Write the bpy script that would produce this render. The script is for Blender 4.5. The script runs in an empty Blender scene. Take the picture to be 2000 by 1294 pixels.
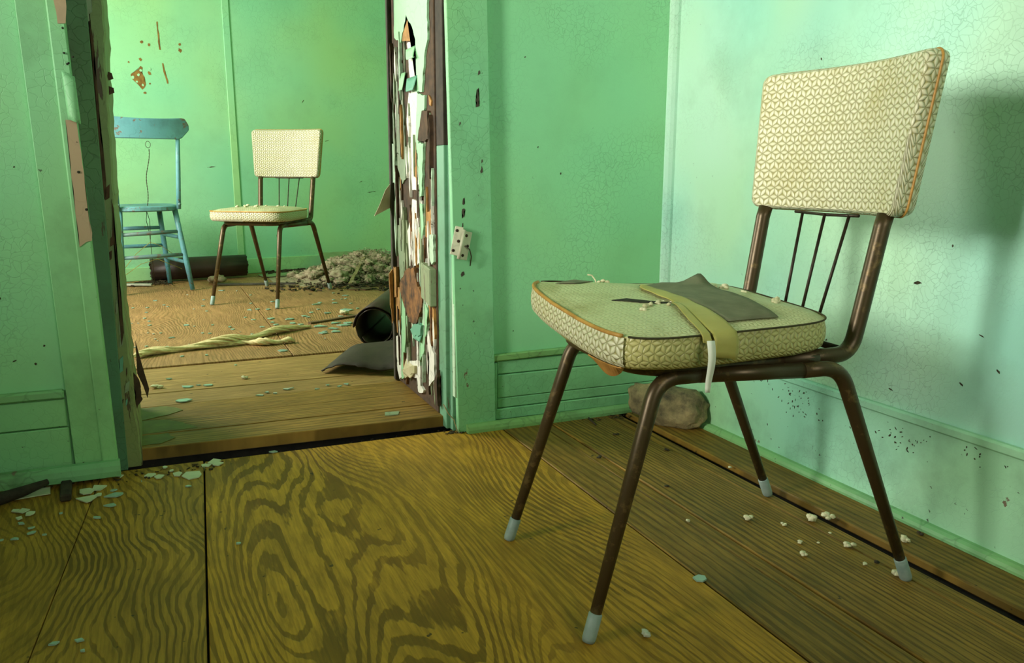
import bpy, bmesh, math, random
from mathutils import Vector, Matrix
from mathutils import noise as mnoise

random.seed(7)
scene = bpy.context.scene
COL = scene.collection

# ------------------------------------------------------------------ camera
cam_data = bpy.data.cameras.new('camera')
cam_data.sensor_width = 36.0
cam_data.lens = 1601.33 / 2000.0 * 36.0
cam_data.clip_start = 0.02
cam = bpy.data.objects.new('camera', cam_data)
COL.objects.link(cam)
_r = Vector((0.9178, -0.3971, 0.0044)); _f = Vector((0.3905, 0.9004, -0.1920)).normalized()
_u = _r.cross(_f).normalized(); _r = _f.cross(_u).normalized()
M = Matrix.Identity(4)
for i in range(3):
    M[i][0] = _r[i]; M[i][1] = _u[i]; M[i][2] = -_f[i]
M[0][3], M[1][3], M[2][3] = -1.3942, -2.0532, 0.7064
cam.matrix_world = M
scene.camera = cam

# ------------------------------------------------------------------ world, daylight, exposure
world = bpy.data.worlds.new('world'); scene.world = world
world.use_nodes = True
bg = world.node_tree.nodes['Background']
bg.inputs['Color'].default_value = (0.75, 0.9, 1.0, 1)
bg.inputs['Strength'].default_value = 0.5
scene.view_settings.view_transform = 'Standard'
scene.view_settings.look = 'None'
scene.view_settings.gamma = 1.0
scene.view_settings.use_curve_mapping = False
scene.view_settings.exposure = 0.1

def window_light(name, loc, direction, w, h, power, color, spread=180):
    d = bpy.data.lights.new(name, 'AREA'); d.shape = 'RECTANGLE'
    d.size = w; d.size_y = h; d.energy = power; d.color = color; d.spread = math.radians(spread)
    o = bpy.data.objects.new(name, d); COL.objects.link(o)
    o.location = loc
    o.rotation_euler = Vector(direction).to_track_quat('-Z', 'Y').to_euler()
    return o
# daylight entering through the window of each room (both on the left-hand walls) plus fill light from an added window behind
NEAR_WIN = dict(y0=-1.38, y1=-0.78, z0=1.0, z1=1.85, x=-3.6)
FAR_WIN = dict(y0=1.45, y1=2.55, z0=0.75, z1=1.85, x=-2.6)
FILL_WIN = dict(x0=-1.25, x1=-0.25, z0=1.0, z1=2.0, y=-3.2)  # unseen opening added behind the camera to let fill light in
window_light('daylight_near', (-3.70, -1.08, 1.42), (3.7, .80, -.38), 0.55, 0.80, 14.5, (1.0, 0.97, 0.86), 54)
window_light('daylight_far', (-2.70, 2.0, 1.30), (1, 0, 0), 1.05, 1.05, 115, (1.0, 0.95, 0.86))
window_light('fill_behind', (-.75, -3.30, 1.5), (-.1, 1, -.40), 0.95, 0.95, 17, (1.0, 0.94, 0.80))  # added fill so that surfaces facing the camera don't go black

# ------------------------------------------------------------------ mesh helpers
def link(o, parent=None):
    COL.objects.link(o)
    if parent is not None:
        o.parent = parent
    return o

def mesh(name, V, F, mat, parent=None, smooth=False, uv=None):
    me = bpy.data.meshes.new(name)
    me.from_pydata([tuple(v) for v in V], [], [tuple(f) for f in F])
    if uv is not None:
        lay = me.uv_layers.new(name='UVMap')
        for l in me.loops:
            lay.data[l.index].uv = uv[l.vertex_index]
    me.materials.append(mat)
    if smooth:
        me.polygons.foreach_set('use_smooth', [True] * len(me.polygons))
    me.validate(); me.update()
    return link(bpy.data.objects.new(name, me), parent)

def from_bm(name, bm, mat, parent=None, smooth=False):
    me = bpy.data.meshes.new(name); bm.to_mesh(me); bm.free()
    me.materials.append(mat)
    if smooth:
        me.polygons.foreach_set('use_smooth', [True] * len(me.polygons))
    return link(bpy.data.objects.new(name, me), parent)

def empty(name, loc=(0, 0, 0), rz=0.0):
    o = bpy.data.objects.new(name, None); COL.objects.link(o)
    o.location = loc; o.rotation_euler = (0, 0, rz); o.empty_display_size = 0.1
    return o

def tag(o, label, cat, group=None):
    o['label'] = label; o['category'] = cat
    if group: o['group'] = group
    return o

def struct(o, label=None):
    o['kind'] = 'structure'
    if label: o['label'] = label
    return o

def hexa(name, P8, mat, parent=None, bevel=0.0):
    """P8: bottom four corners ccw then top four"""
    bm = bmesh.new()
    vs = [bm.verts.new(p) for p in P8]
    for f in ((3, 2, 1, 0), (4, 5, 6, 7), (0, 1, 5, 4), (1, 2, 6, 5), (2, 3, 7, 6), (3, 0, 4, 7)):
        bm.faces.new([vs[i] for i in f])
    if bevel:
        bmesh.ops.bevel(bm, geom=bm.edges[:], offset=bevel, segments=1, affect='EDGES')
    bmesh.ops.recalc_face_normals(bm, faces=bm.faces[:])
    return from_bm(name, bm, mat, parent)

def box(name, lo, hi, mat, parent=None, bevel=0.0, lean=0.0):
    (a, b, c), (d, e, f) = lo, hi
    l0, l1 = lean * c, lean * f
    return hexa(name, [(a + l0, b, c), (d + l0, b, c), (d + l0, e, c), (a + l0, e, c),
                       (a + l1, b, f), (d + l1, b, f), (d + l1, e, f), (a + l1, e, f)], mat, parent, bevel)

def boxes(name, L, mat, parent=None):
    V, F = [], []
    for (a, b, c), (d, e, f) in L:
        k = len(V)
        V += [(a, b, c), (d, b, c), (d, e, c), (a, e, c), (a, b, f), (d, b, f), (d, e, f), (a, e, f)]
        F += [tuple(k + i for i in q) for q in ((3, 2, 1, 0), (4, 5, 6, 7), (0, 1, 5, 4), (1, 2, 6, 5), (2, 3, 7, 6), (3, 0, 4, 7))]
    return mesh(name, V, F, mat, parent)

def fillet(pts, r, n=6):
    """round the inner corners of a polyline"""
    pts = [Vector(p) for p in pts]; out = [pts[0]]
    for i in range(1, len(pts) - 1):
        a, b, c = pts[i - 1], pts[i], pts[i + 1]
        d1, d2 = (a - b), (c - b)
        k = min(r, d1.length * .49, d2.length * .49)
        p0, p2 = b + d1.normalized() * k, b + d2.normalized() * k
        for j in range(n + 1):
            t = j / n
            out.append(p0 * (1 - t) ** 2 + b * 2 * t * (1 - t) + p2 * t * t)
    out.append(pts[-1])
    return out

def tube_geo(pts, rad, n=12, closed=False, flat=1.0):
    pts = [Vector(p) for p in pts]; m = len(pts)
    rads = rad if isinstance(rad, (list, tuple)) else [rad] * m
    V, F = [], []
    tang = []
    for i in range(m):
        if closed:
            t = pts[(i + 1) % m] - pts[i - 1]
        else:
            t = pts[min(i + 1, m - 1)] - pts[max(i - 1, 0)]
        tang.append(t.normalized())
    up = Vector((0, 0, 1)) if abs(tang[0].z) < .9 else Vector((1, 0, 0))
    nrm = (up - tang[0] * up.dot(tang[0])).normalized()
    for i in range(m):
        nrm = (nrm - tang[i] * nrm.dot(tang[i])).normalized()
        bi = tang[i].cross(nrm)
        for j in range(n):
            a = 2 * math.pi * j / n
            V.append(pts[i] + nrm * math.cos(a) * rads[i] * flat + bi * math.sin(a) * rads[i])
    for i in range(m if closed else m - 1):
        i2 = (i + 1) % m
        for j in range(n):
            j2 = (j + 1) % n
            F.append((i * n + j, i * n + j2, i2 * n + j2, i2 * n + j))
    if not closed:
        F.append(tuple(range(n - 1, -1, -1))); F.append(tuple((m - 1) * n + j for j in range(n)))
    return V, F

def tube(name, pts, rad, mat, parent=None, n=12, closed=False, flat=1.0):
    V, F = tube_geo(pts, rad, n, closed, flat)
    return mesh(name, V, F, mat, parent, smooth=True)

def join_geo(L):
    V, F = [], []
    for v, f in L:
        k = len(V); V += list(v); F += [tuple(k + i for i in q) for q in f]
    return V, F

def plate_geo(poly, to3d, t0, t1):
    """polygon (list of 2d) extruded between offsets t0 and t1; to3d(u, v, t)"""
    n = len(poly)
    V = [to3d(u, v, t0) for u, v in poly] + [to3d(u, v, t1) for u, v in poly]
    F = [tuple(range(n - 1, -1, -1)), tuple(range(n, 2 * n))]
    F += [(i, (i + 1) % n, n + (i + 1) % n, n + i) for i in range(n)]
    return V, F

def plate(name, poly, to3d, t0, t1, mat, parent=None):
    V, F = plate_geo(poly, to3d, t0, t1)
    bm = bmesh.new()
    vs = [bm.verts.new(v) for v in V]
    for f in F:
        bm.faces.new([vs[i] for i in f])
    bmesh.ops.triangulate(bm, faces=[f for f in bm.faces if len(f.verts) > 4])
    bmesh.ops.recalc_face_normals(bm, faces=bm.faces[:])
    return from_bm(name, bm, mat, parent)

def jag(poly, step=0.02, amp=0.004, rng=random):
    """roughen an outline"""
    out = []
    for i, p in enumerate(poly):
        q = poly[(i + 1) % len(poly)]
        d = math.hypot(q[0] - p[0], q[1] - p[1]); k = max(1, int(d / step))
        for j in range(k):
            t = j / k
            o = amp if j else amp * .4
            out.append((p[0] + (q[0] - p[0]) * t + rng.uniform(-o, o), p[1] + (q[1] - p[1]) * t + rng.uniform(-o, o)))
    return out

# ------------------------------------------------------------------ material helpers
class NT:
    def __init__(s, name):
        s.mat = bpy.data.materials.new(name); s.mat.use_nodes = True
        s.nt = s.mat.node_tree; s.b = s.nt.nodes['Principled BSDF']
    def new(s, t): return s.nt.nodes.new(t)
    def set(s, sock, v):
        if isinstance(v, bpy.types.NodeSocket): s.nt.links.new(v, sock)
        elif v is not None:
            if isinstance(v, (tuple, list)) and len(v) == 3 and len(sock.default_value) == 4: v = (*v, 1)
            sock.default_value = v
    def pos(s): return s.new('ShaderNodeNewGeometry').outputs['Position']
    def obj(s): return s.new('ShaderNodeTexCoord').outputs['Object']
    def uv(s): return s.new('ShaderNodeTexCoord').outputs['UV']
    def map(s, vec, scale=(1, 1, 1), rot=(0, 0, 0), loc=(0, 0, 0)):
        n = s.new('ShaderNodeMapping'); s.set(n.inputs[0], vec)
        n.inputs['Scale'].default_value = scale; n.inputs['Rotation'].default_value = rot; n.inputs['Location'].default_value = loc
        return n.outputs[0]
    def noise(s, vec, scale=5, detail=3, rough=.5, dist=0):
        n = s.new('ShaderNodeTexNoise'); s.set(n.inputs['Vector'], vec)
        n.inputs['Scale'].default_value = scale; n.inputs['Detail'].default_value = detail
        n.inputs['Roughness'].default_value = rough; n.inputs['Distortion'].default_value = dist
        return n.outputs['Fac']
    def noisec(s, vec, scale=5, detail=3):
        n = s.new('ShaderNodeTexNoise'); s.set(n.inputs['Vector'], vec)
        n.inputs['Scale'].default_value = scale; n.inputs['Detail'].default_value = detail
        return n.outputs['Color']
    def voro(s, vec, scale, feature='F1', out='Distance'):
        n = s.new('ShaderNodeTexVoronoi'); n.feature = feature; s.set(n.inputs['Vector'], vec)
        n.inputs['Scale'].default_value = scale
        return n.outputs[out]
    def math(s, op, a, b=None, c=None, clamp=False):
        n = s.new('ShaderNodeMath'); n.operation = op; n.use_clamp = clamp
        s.set(n.inputs[0], a); s.set(n.inputs[1], b)
        if c is not None: s.set(n.inputs[2], c)
        return n.outputs[0]
    def sep(s, vec):
        n = s.new('ShaderNodeSeparateXYZ'); s.set(n.inputs[0], vec); return n.outputs
    def comb(s, x, y, z=0.0):
        n = s.new('ShaderNodeCombineXYZ'); s.set(n.inputs[0], x); s.set(n.inputs[1], y); s.set(n.inputs[2], z); return n.outputs[0]
    def vadd(s, a, b, op='ADD'):
        n = s.new('ShaderNodeVectorMath'); n.operation = op; s.set(n.inputs[0], a); s.set(n.inputs[1], b); return n.outputs[0]
    def ramp(s, fac, stops, interp='LINEAR'):
        n = s.new('ShaderNodeValToRGB'); s.set(n.inputs[0], fac); cr = n.color_ramp; cr.interpolation = interp
        while len(cr.elements) < len(stops): cr.elements.new(.5)
        for e, (p, c) in zip(cr.elements, stops):
            e.position = p; e.color = (*c, 1) if isinstance(c, (tuple, list)) else (c, c, c, 1)
        return n.outputs[0]
    def mix(s, fac, a, b, blend='MIX'):
        n = s.new('ShaderNodeMix'); n.data_type = 'RGBA'; n.blend_type = blend
        s.set(n.inputs[0], fac); s.set(n.inputs[6], a); s.set(n.inputs[7], b); return n.outputs[2]
    def bump(s, h, strength=.3, dist=.005, normal=None):
        n = s.new('ShaderNodeBump'); n.inputs['Strength'].default_value = strength; n.inputs['Distance'].default_value = dist
        s.set(n.inputs['Height'], h)
        if normal is not None: s.set(n.inputs['Normal'], normal)
        return n.outputs[0]
    def out(s, color=None, rough=None, normal=None, metal=None, spec=None):
        s.set(s.b.inputs['Base Color'], color)
        if rough is not None: s.set(s.b.inputs['Roughness'], rough)
        if normal is not None: s.set(s.b.inputs['Normal'], normal)
        if metal is not None: s.set(s.b.inputs['Metallic'], metal)
        if spec is not None: s.set(s.b.inputs['Specular IOR Level'], spec)
        return s.mat

def paint(name, base, alt, alt2, dirt=.35, dirtcol=(.05, .07, .02), crack=.5, crack_scale=16, chip=0.0, chipcol=(.10, .075, .045),
          stretch=(1, 1, 1), chip_scale=9, rough=.55, seed=0.0, hue_scale=1.1):
    m = NT(name); p = m.map(m.pos(), loc=(seed, seed * .7, seed * .3))
    h1 = m.ramp(m.noise(p, hue_scale, 2), [(.38, 0.0), (.62, 1.0)])
    h2 = m.ramp(m.noise(m.map(p, loc=(9, 3, 5)), hue_scale * 1.3, 2), [(.45, 0.0), (.7, 1.0)])
    c = m.mix(m.math('MULTIPLY', h1, .7), base, alt); c = m.mix(m.math('MULTIPLY', h2, .7), c, alt2)
    warp = m.vadd(p, m.vadd(m.noisec(p, 25, 2), (0.035, 0.035, 0.035), 'MULTIPLY'))
    edge = m.voro(warp, crack_scale, 'DISTANCE_TO_EDGE')
    line = m.ramp(edge, [(0.0, 1.0), (.05, 0.0)])
    cm = m.math('MULTIPLY', line, m.ramp(m.noise(p, 3, 2), [(.42, 0.0), (.6, 1.0)]))
    c = m.mix(m.math('MULTIPLY', cm, crack), c, m.mix(.7, c, (.02, .05, .02)))
    st = m.ramp(m.noise(p, 4.5, 6, .65), [(.5, 0.0), (.78, 1.0)])
    c = m.mix(m.math('MULTIPLY', st, dirt), c, dirtcol)
    spk = m.ramp(m.noise(p, 60, 3, .6), [(.71, 0.0), (.735, 1.0)])
    c = m.mix(m.math('MULTIPLY', spk, min(1, dirt * 1.7)), c, (.03, .025, .012))
    fine = m.noise(p, 220, 2)
    hgt = m.math('SUBTRACT', m.math('MULTIPLY', fine, .25), m.math('MULTIPLY', cm, .6))
    if chip > 0:
        q = m.map(p, scale=stretch)
        cn = m.noise(q, chip_scale, 6, .65)
        cmk = m.ramp(cn, [(.70 - chip * .4, 0.0), (.715 - chip * .4, 1.0)])
        wood = m.mix(m.noise(m.map(p, scale=(90, 90, 6)), 1, 3), chipcol, tuple(min(1, v * 2.3) for v in chipcol))
        c = m.mix(cmk, c, wood)
        hgt = m.math('SUBTRACT', hgt, m.math('MULTIPLY', cmk, 1.2))
    return m.out(c, rough, m.bump(hgt, .35, .002))

def grain(name, dark, light, axis='y', freq=40, sx=3.2, sl=.8, amp=9.0, width=.42, dirt=.35, seed=0.0, rough=.6, red=(.17, .065, .010), dirtcol=(.03, .028, .010), fine=.5):
    """plywood or plank figure: growth rings running along the grain, bent by a stretched noise field"""
    m = NT(name); p = m.map(m.pos(), loc=(seed, seed * 1.7, 0)); xyz = m.sep(p)
    sc = (sx, sl, 1) if axis == 'y' else (sl, sx, 1)
    v = m.noise(m.map(p, scale=sc), 1.0, 1.6, .45, .25)
    v2 = m.noise(m.map(p, scale=tuple(k * 4.5 for k in sc)), 1.0, 2.0, .5)
    ph = m.math('ADD', m.math('MULTIPLY', xyz[0 if axis == 'y' else 1], freq), m.math('ADD', m.math('MULTIPLY', v, amp), m.math('ADD', m.math('MULTIPLY', v2, 1.6), m.math('MULTIPLY', m.noise(m.map(p, scale=(90, 14, 1) if axis == 'y' else (14, 90, 1)), 1, 2), .55))))
    tri = m.math('ABSOLUTE', m.math('SUBTRACT', m.math('MULTIPLY', m.math('FRACT', ph), 2.0), 1.0))
    wd = m.math('ADD', m.math('MULTIPLY', m.noise(m.map(p, scale=tuple(k * 1.6 for k in sc), loc=(4, 7, 0)), 1.0, 2), 1.1), width - .55)
    g = m.math('MULTIPLY', m.math('SUBTRACT', tri, wd), 8.0, clamp=True)
    fade = m.ramp(m.noise(m.map(p, scale=tuple(k * 1.2 for k in sc), loc=(11, 2, 0)), 1.0, 3), [(.38, .75), (.62, .05)])
    g = m.math('ADD', m.math('MULTIPLY', g, m.math('SUBTRACT', 1.0, fade)), m.math('MULTIPLY', fade, .8))
    c = m.mix(g, dark, light)
    patch = m.ramp(m.noise(m.map(p, scale=(sc[0] * 1.3, sc[1] * 1.3, 1)), 1.3, 3), [(.48, 0.0), (.64, 1.0)])
    c = m.mix(m.math('MULTIPLY', patch, m.math('MULTIPLY', m.math('SUBTRACT', 1.0, g), .7)), c, red)
    fs = (260, 9, 1) if axis == 'y' else (9, 260, 1)
    fb = m.noise(m.map(p, scale=fs), 1, 3)
    c = m.mix(m.ramp(fb, [(.35, fine), (.6, 0.0)]), c, m.mix(.6, c, (.012, .01, .004)))
    st2 = m.noise(m.map(p, scale=(55, 7, 1) if axis == 'y' else (7, 55, 1)), 1, 4, .65)
    c = m.mix(m.ramp(st2, [(.36, .55), (.52, 0.0)]), c, dark)
    c = m.mix(m.ramp(st2, [(.55, 0.0), (.72, .45)]), c, tuple(min(1, v * 1.45) for v in light))
    tone = m.noise(p, 5.5, 4, .6)
    c = m.mix(m.ramp(tone, [(.35, .35), (.6, 0.0)]), c, m.mix(.5, c, dark))
    d = m.ramp(m.noise(p, 2.2, 6, .6), [(.42, 0.0), (.75, 1.0)])
    c = m.mix(m.math('MULTIPLY', d, dirt), c, dirtcol)
    spk = m.ramp(m.noise(p, 42, 2, .5), [(.73, 0.0), (.75, 1.0)])
    c = m.mix(m.math('MULTIPLY', spk, .8), c, (.015, .012, .006))
    hgt = m.math('ADD', m.math('MULTIPLY', g, .7), m.math('MULTIPLY', fb, .4))
    return m.out(c, rough, m.bump(hgt, .45, .002), spec=.3)

def plain(name, col, col2=None, scale=20, rough=.6, bump=.2, metal=0.0, spec=.4):
    m = NT(name); p = m.obj()
    n = m.noise(p, scale, 4, .6)
    c = m.mix(m.ramp(n, [(.35, 0.0), (.65, 1.0)]), col, col2 or tuple(v * .6 for v in col))
    return m.out(c, rough, m.bump(n, bump, .002), metal, spec)

def vinyl(name, base, gap, stain, leaf=.021, stain_amt=.5, seed=0.0, bump=.9):
    """embossed leaf lattice: a leaf on every edge of a triangular grid"""
    m = NT(name); uv = m.map(m.uv(), scale=(1 / leaf, 1 / leaf, 1), loc=(seed, seed * .3, 0))
    uv = m.vadd(uv, m.vadd(m.vadd(m.noisec(uv, .35, 2), (-.5, -.5, -.5)), (.5, .5, 0), 'MULTIPLY'))
    H = math.sqrt(3) / 2; best = None
    for k in range(3):
        r = m.sep(m.map(uv, rot=(0, 0, k * math.pi / 3)))
        row = m.math('ROUND', m.math('DIVIDE', r[1], H))
        fv = m.math('SUBTRACT', r[1], m.math('MULTIPLY', row, H))
        fu = m.math('SUBTRACT', m.math('FRACT', m.math('ADD', r[0], m.math('MULTIPLY', row, .5))), .5)
        lf = m.math('SUBTRACT', m.math('MULTIPLY', m.math('COSINE', m.math('MULTIPLY', fu, math.pi * .96)), .25), m.math('ABSOLUTE', fv))
        best = lf if best is None else m.math('MAXIMUM', best, lf)
    g = m.ramp(best, [(0.0, 0.0), (.10, .75), (.2, 1.0)])
    c = m.mix(g, gap, base)
    st = m.ramp(m.noise(m.map(m.obj(), loc=(seed, 0, 0)), 9, 5, .6), [(.48, 0.0), (.72, 1.0)])
    c = m.mix(m.math('MULTIPLY', st, stain_amt), c, m.mix(.75, c, stain))
    return m.out(c, .38, m.bump(g, bump, .0025), spec=.5)

# ------------------------------------------------------------------ measured positions
FAR_GLASS = [(-1.423, 2.587, 0.025), (-1.184, 2.524, 0.016), (-1.381, 2.415, 0.018), (-1.364, 2.358, 0.017), (-1.456, 2.36, 0.019), (-1.461, 2.209, 0.017), (-1.523, 2.373, 0.015), (-1.468, 2.04, 0.016), (-1.449, 1.949, 0.014), (-1.447, 1.844, 0.019), (-1.494, 1.913, 0.01), (-1.52, 1.915, 0.008), (-1.299, 1.784, 0.027), (-1.267, 1.742, 0.01), (-1.204, 2.314, 0.024), (-1.247, 2.231, 0.011), (-1.192, 2.143, 0.017), (-1.191, 1.747, 0.015), (-1.128, 1.671, 0.025), (-1.119, 1.608, 0.021), (-0.969, 2.309, 0.018), (-0.995, 2.102, 0.028), (-0.959, 2.11, 0.024), (-1.01, 1.814, 0.02), (-1.038, 1.892, 0.016), (-0.995, 1.617, 0.027), (-1.053, 1.466, 0.016), (-1.094, 1.533, 0.006), (-1.242, 1.569, 0.013), (-1.216, 1.548, 0.016), (-1.364, 1.514, 0.025), (-1.404, 1.635, 0.013), (-1.432, 1.626, 0.011), (-1.454, 1.655, 0.011), (-1.459, 1.37, 0.014), (-1.385, 1.331, 0.015), (-1.408, 1.337, 0.013), (-1.402, 1.255, 0.026), (-1.449, 1.302, 0.02), (-1.356, 1.256, 0.017), (-1.426, 1.507, 0.009), (-1.417, 1.466, 0.007), (-1.073, 2.849, 0.035), (-0.995, 2.799, 0.012), (-0.939, 2.609, 0.014), (-0.911, 2.082, 0.017), (-1.258, 2.743, 0.01), (-1.215, 1.329, 0.017), (-1.499, 1.366, 0.01), (-1.494, 1.223, 0.013), (-1.337, 1.132, 0.016), (-1.253, 1.12, 0.013), (-1.304, 1.347, 0.007), (-0.461, 2.402, 0.04), (-0.551, 2.274, 0.019), (-0.509, 2.281, 0.019), (-0.483, 2.288, 0.02), (-0.568, 2.166, 0.033), (-0.493, 2.12, 0.021), (-0.663, 2.156, 0.047), (-0.636, 2.203, 0.024), (-0.683, 1.997, 0.018), (-0.73, 1.916, 0.024), (-0.663, 1.869, 0.048), (-0.553, 1.93, 0.063), (-0.498, 1.952, 0.023), (-0.782, 1.828, 0.039), (-0.768, 1.796, 0.026), (-0.931, 1.815, 0.042), (-0.853, 1.773, 0.046), (-0.938, 1.717, 0.029), (-0.858, 1.661, 0.029), (-0.831, 1.616, 0.032), (-0.931, 1.65, 0.024), (-0.945, 1.586, 0.028), (-0.529, 2.727, 0.026), (-0.502, 2.521, 0.015), (-0.911, 2.089, 0.022), (-0.858, 2.33, 0.024), (-0.62, 1.762, 0.03), (-0.754, 1.543, 0.06), (-0.679, 1.596, 0.053), (-0.657, 1.527, 0.061), (-0.626, 1.574, 0.041), (-0.713, 1.469, 0.048), (-0.776, 1.384, 0.042), (-0.719, 1.398, 0.047), (-0.762, 1.415, 0.023), (-0.982, 1.089, 0.042), (-0.79, 1.26, 0.009)]
SILL_GLASS = [(-1.389, 0.799, 0.022), (-1.336, 0.67, 0.042), (-1.303, 0.678, 0.016), (-1.275, 0.664, 0.035), (-1.354, 0.504, 0.05), (-1.138, 0.474, 0.027), (-1.113, 0.506, 0.019), (-1.091, 0.482, 0.019), (-1.045, 0.523, 0.035), (-0.963, 0.487, 0.021), (-1.168, 0.92, 0.012), (-0.92, 0.52, 0.017), (-0.89, 0.491, 0.021), (-0.862, 0.507, 0.027)]
CHIPS = [(-1.355, 0.038, 0.021), (-1.334, 0.012, 0.047), (-1.302, -0.008, 0.034), (-1.295, -0.024, 0.025), (-1.356, -0.079, 0.044), (-1.387, -0.06, 0.024), (-1.448, -0.044, 0.024), (-1.428, -0.061, 0.022), (-1.578, -0.094, 0.031), (-1.575, -0.138, 0.041), (-1.553, -0.083, 0.031), (-1.551, -0.127, 0.015), (-1.706, -0.157, 0.016), (-1.69, -0.164, 0.022), (-1.676, -0.184, 0.018), (-1.694, -0.203, 0.014), (-1.318, -0.027, 0.017), (-1.4, -0.03, 0.01), (-1.414, 0.001, 0.012), (-1.533, -0.005, 0.01), (-1.511, -0.022, 0.016), (-1.326, -0.023, 0.019)]
NEAR_GLASS = [(-1.519, -0.145, 0.045), (-1.521, -0.113, 0.015), (-1.524, -0.202, 0.031), (-1.547, -0.262, 0.018), (-1.617, -0.209, 0.011), (-1.686, -0.235, 0.019), (-1.661, -0.293, 0.02), (-1.665, -0.266, 0.014), (-1.688, -0.311, 0.018), (-1.71, -0.308, 0.01), (-1.637, -0.312, 0.009), (-1.465, -0.078, 0.008), (-1.367, -0.152, 0.016), (-1.16, 0.012, 0.026), (-1.291, -0.499, 0.01), (-1.58, -0.747, 0.017), (-1.545, -0.752, 0.017), (-1.538, -0.784, 0.01), (-0.556, -0.959, 0.026)]
FLUFF = [(-0.314, -0.79, 0.017), (-0.262, -0.84, 0.011), (-0.205, -0.906, 0.007), (-0.291, -0.918, 0.01), (-0.259, -0.931, 0.006), (-0.322, -0.961, 0.013), (-0.215, -0.966, 0.016), (-0.192, -0.844, 0.024), (-0.154, -0.847, 0.02), (-0.246, -1.033, 0.009), (-0.096, -0.993, 0.018), (-0.222, -1.089, 0.019), (-0.153, -0.527, 0.008), (-0.432, -0.75, 0.009)]
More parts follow.
